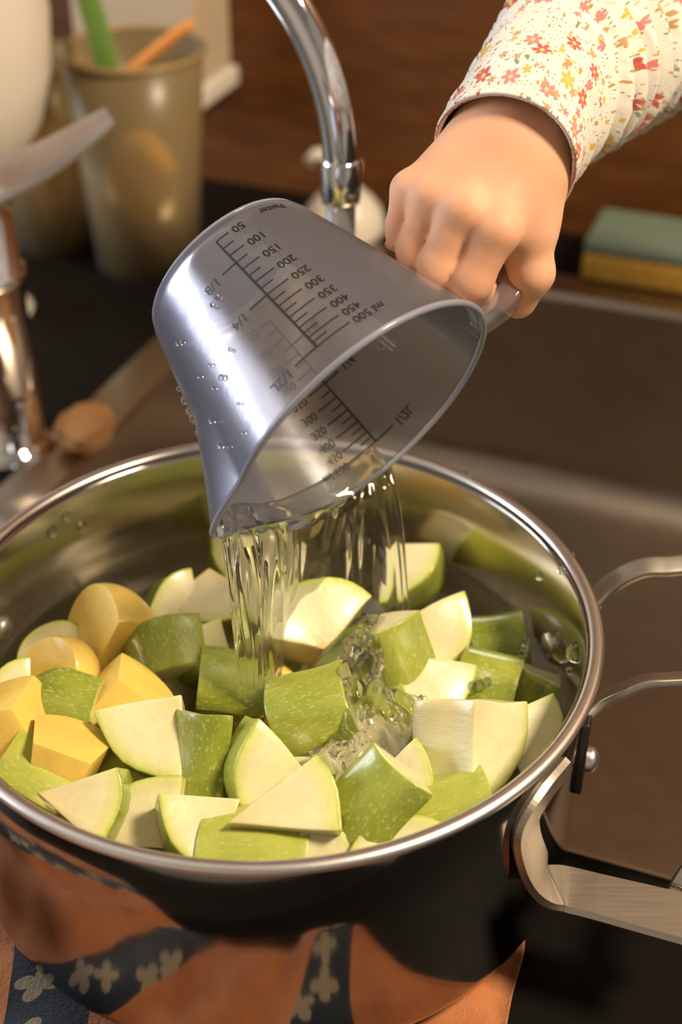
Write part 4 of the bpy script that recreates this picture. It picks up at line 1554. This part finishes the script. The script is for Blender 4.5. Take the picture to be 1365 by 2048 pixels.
v, f = lathe([(0, .004), (.020, .003), (.0335, .004), (.0355, .03), (.0385, .07), (.0400, .098), (.034, .112), (.022, .118), (0, .116)], 40)
pv = []
for q in v:
    k_ = 1 - 0.10 * max(0, mnoise.noise(V((q[0] * 60, q[1] * 60, q[2] * 40))) + .2)
    pv.append(np.array([q[0] * k_ + pA[0], q[1] * k_ + pA[1], q[2] + CT + (.012 * mnoise.noise(V((q[0] * 50, q[1] * 50, 3))) if q[2] > .09 else 0)]))
tag(mesh('vegetable_peelings', pv, f, M_brown), 'brown vegetable peelings heaped inside the tall plastic tub', 'peelings')
lk = [np.array([pA[0] - .012, pA[1] - .01, .118]), np.array([pA[0] - .020, pA[1] - .008, .16]), np.array([pA[0] - .032, pA[1] - .004, .215]), np.array([pA[0] - .045, pA[1], .29])]
v, f = tube(smooth_path(lk, 8), [.0062] * 25, 14, True, (0.55, 1.15), (0, -1, 0))
tag(mesh('leek_leaf', v, f, M_stem), 'green leek leaf sticking up out of the plastic tub', 'leek')
ck = [np.array([pA[0] - .004, pA[1] + .0, .128]), np.array([pA[0] + .018, pA[1] + .006, .144]), np.array([pA[0] + .040, pA[1] + .01, .158])]
v, f = tube(smooth_path(ck, 6), [.0040] * 13, 12, True)
tag(mesh('carrot_stick', v, f, M_carrot), 'orange carrot stick resting on the tub rim', 'carrot')
# beige box fixed to the wooden wall
pc_ = SZ((-0.335, WALLV - 0.030, 0.074))
ct = empty('wall_box', pc_, 'beige plastic box fixed to the wooden wall above the tub', 'box')
MC = lambda p: pc_ + UD * p[0] + VD * p[1] + np.array([0, 0, p[2]])
v, f = box(-0.060, 0.040, -0.030, 0.0298, 0.016, 0.30, MC)
bevel(mesh('box_body', v, f, M_carton, ct, False), .003)
v, f = box(-0.064, 0.046, -0.034, 0.0298, 0.0, 0.0155, MC)
bevel(mesh('bottom_edge', v, f, M_cream, ct, False), .003)
# cream pitcher at the left
pP = np.array([-0.212, 0.452, CT])
pi = empty('footed_bowl', pP, 'deep cream ceramic bowl on a foot, standing behind the tap', 'bowl')
prof = [(0, 0), (.032, 0), (.033, .003), (.028, .008), (.013, .018), (.011, .05), (.014, .078), (.034, .100), (.054, .130), (.063, .160), (.066, .195), (.064, .230), (.062, .25), (.059, .25), (.061, .23), (.063, .195), (.060, .162), (.050, .132), (.030, .104), (0, .098)]
v, f = lathe(prof, 64)
mesh('bowl', [np.array(q) + pP for q in v], f, M_cream, pi)
# soap bottle behind the jug
pS = at_z(688, 470, CT)
prof = [(0, 0), (.026, 0), (.030, .003), (.031, .008), (.028, .020), (.020, .030), (.012, .037), (.0095, .042), (.0095, .048), (.0115, .049), (.0115, .056), (0, .057)]
v, f = lathe(prof, 40)
sb = empty('soap_bottle', (pS[0], pS[1], CT), 'cream rounded soap bottle behind the tipped jug', 'bottle')
mesh('bottle_body', [np.array(q) + np.array([pS[0], pS[1], CT]) for q in v], f, M_cream, sb)
v, f = tube([np.array([pS[0] - .004, pS[1], CT + .0615]), np.array([pS[0] - .020, pS[1], CT + .062]), np.array([pS[0] - .026, pS[1], CT + .056])], .0045, 14)
mesh('pump', v, f, M_cream, sb)
# sponge
pS = SZ((0.0, 0, 0))
q0 = at_z(1300, 566, CT + .004)
sp = empty('sponge', (q0[0], q0[1], CT), 'yellow sponge with a grey-green scouring pad behind the sink', 'sponge')
MS = lambda p: q0 + UD * p[0] + VD * p[1] + np.array([0, 0, p[2]])
def soft_box(name, x0, x1, y0, y1, z0, z1, mat, parent, b):
    v, f = box(x0, x1, y0, y1, z0, z1, MS)
    return bevel(mesh(name, v, f, mat, parent, True), b, 4)
soft_box('foam', -.046, .052, -.012, .048, 0, .020, M_sponge, sp, .004)
soft_box('scouring_pad', -.046, .052, -.012, .048, .0202, .030, M_green_edge, sp, .003)
# added tan lump in place of a reflection on the basin wall
M_reflection_tan = simple('reflection_tan', (0.52, 0.27, 0.10), 0.6)
pp = SZ((UL - 0.006, 0.222, CT + 0.003 + 0.0120))
lump('potato', pp, .0165, M_reflection_tan, 'tan lump on the steel edge of the sink standing in for a reflection', 'potato', (1.0, 1.15, .74), 11)
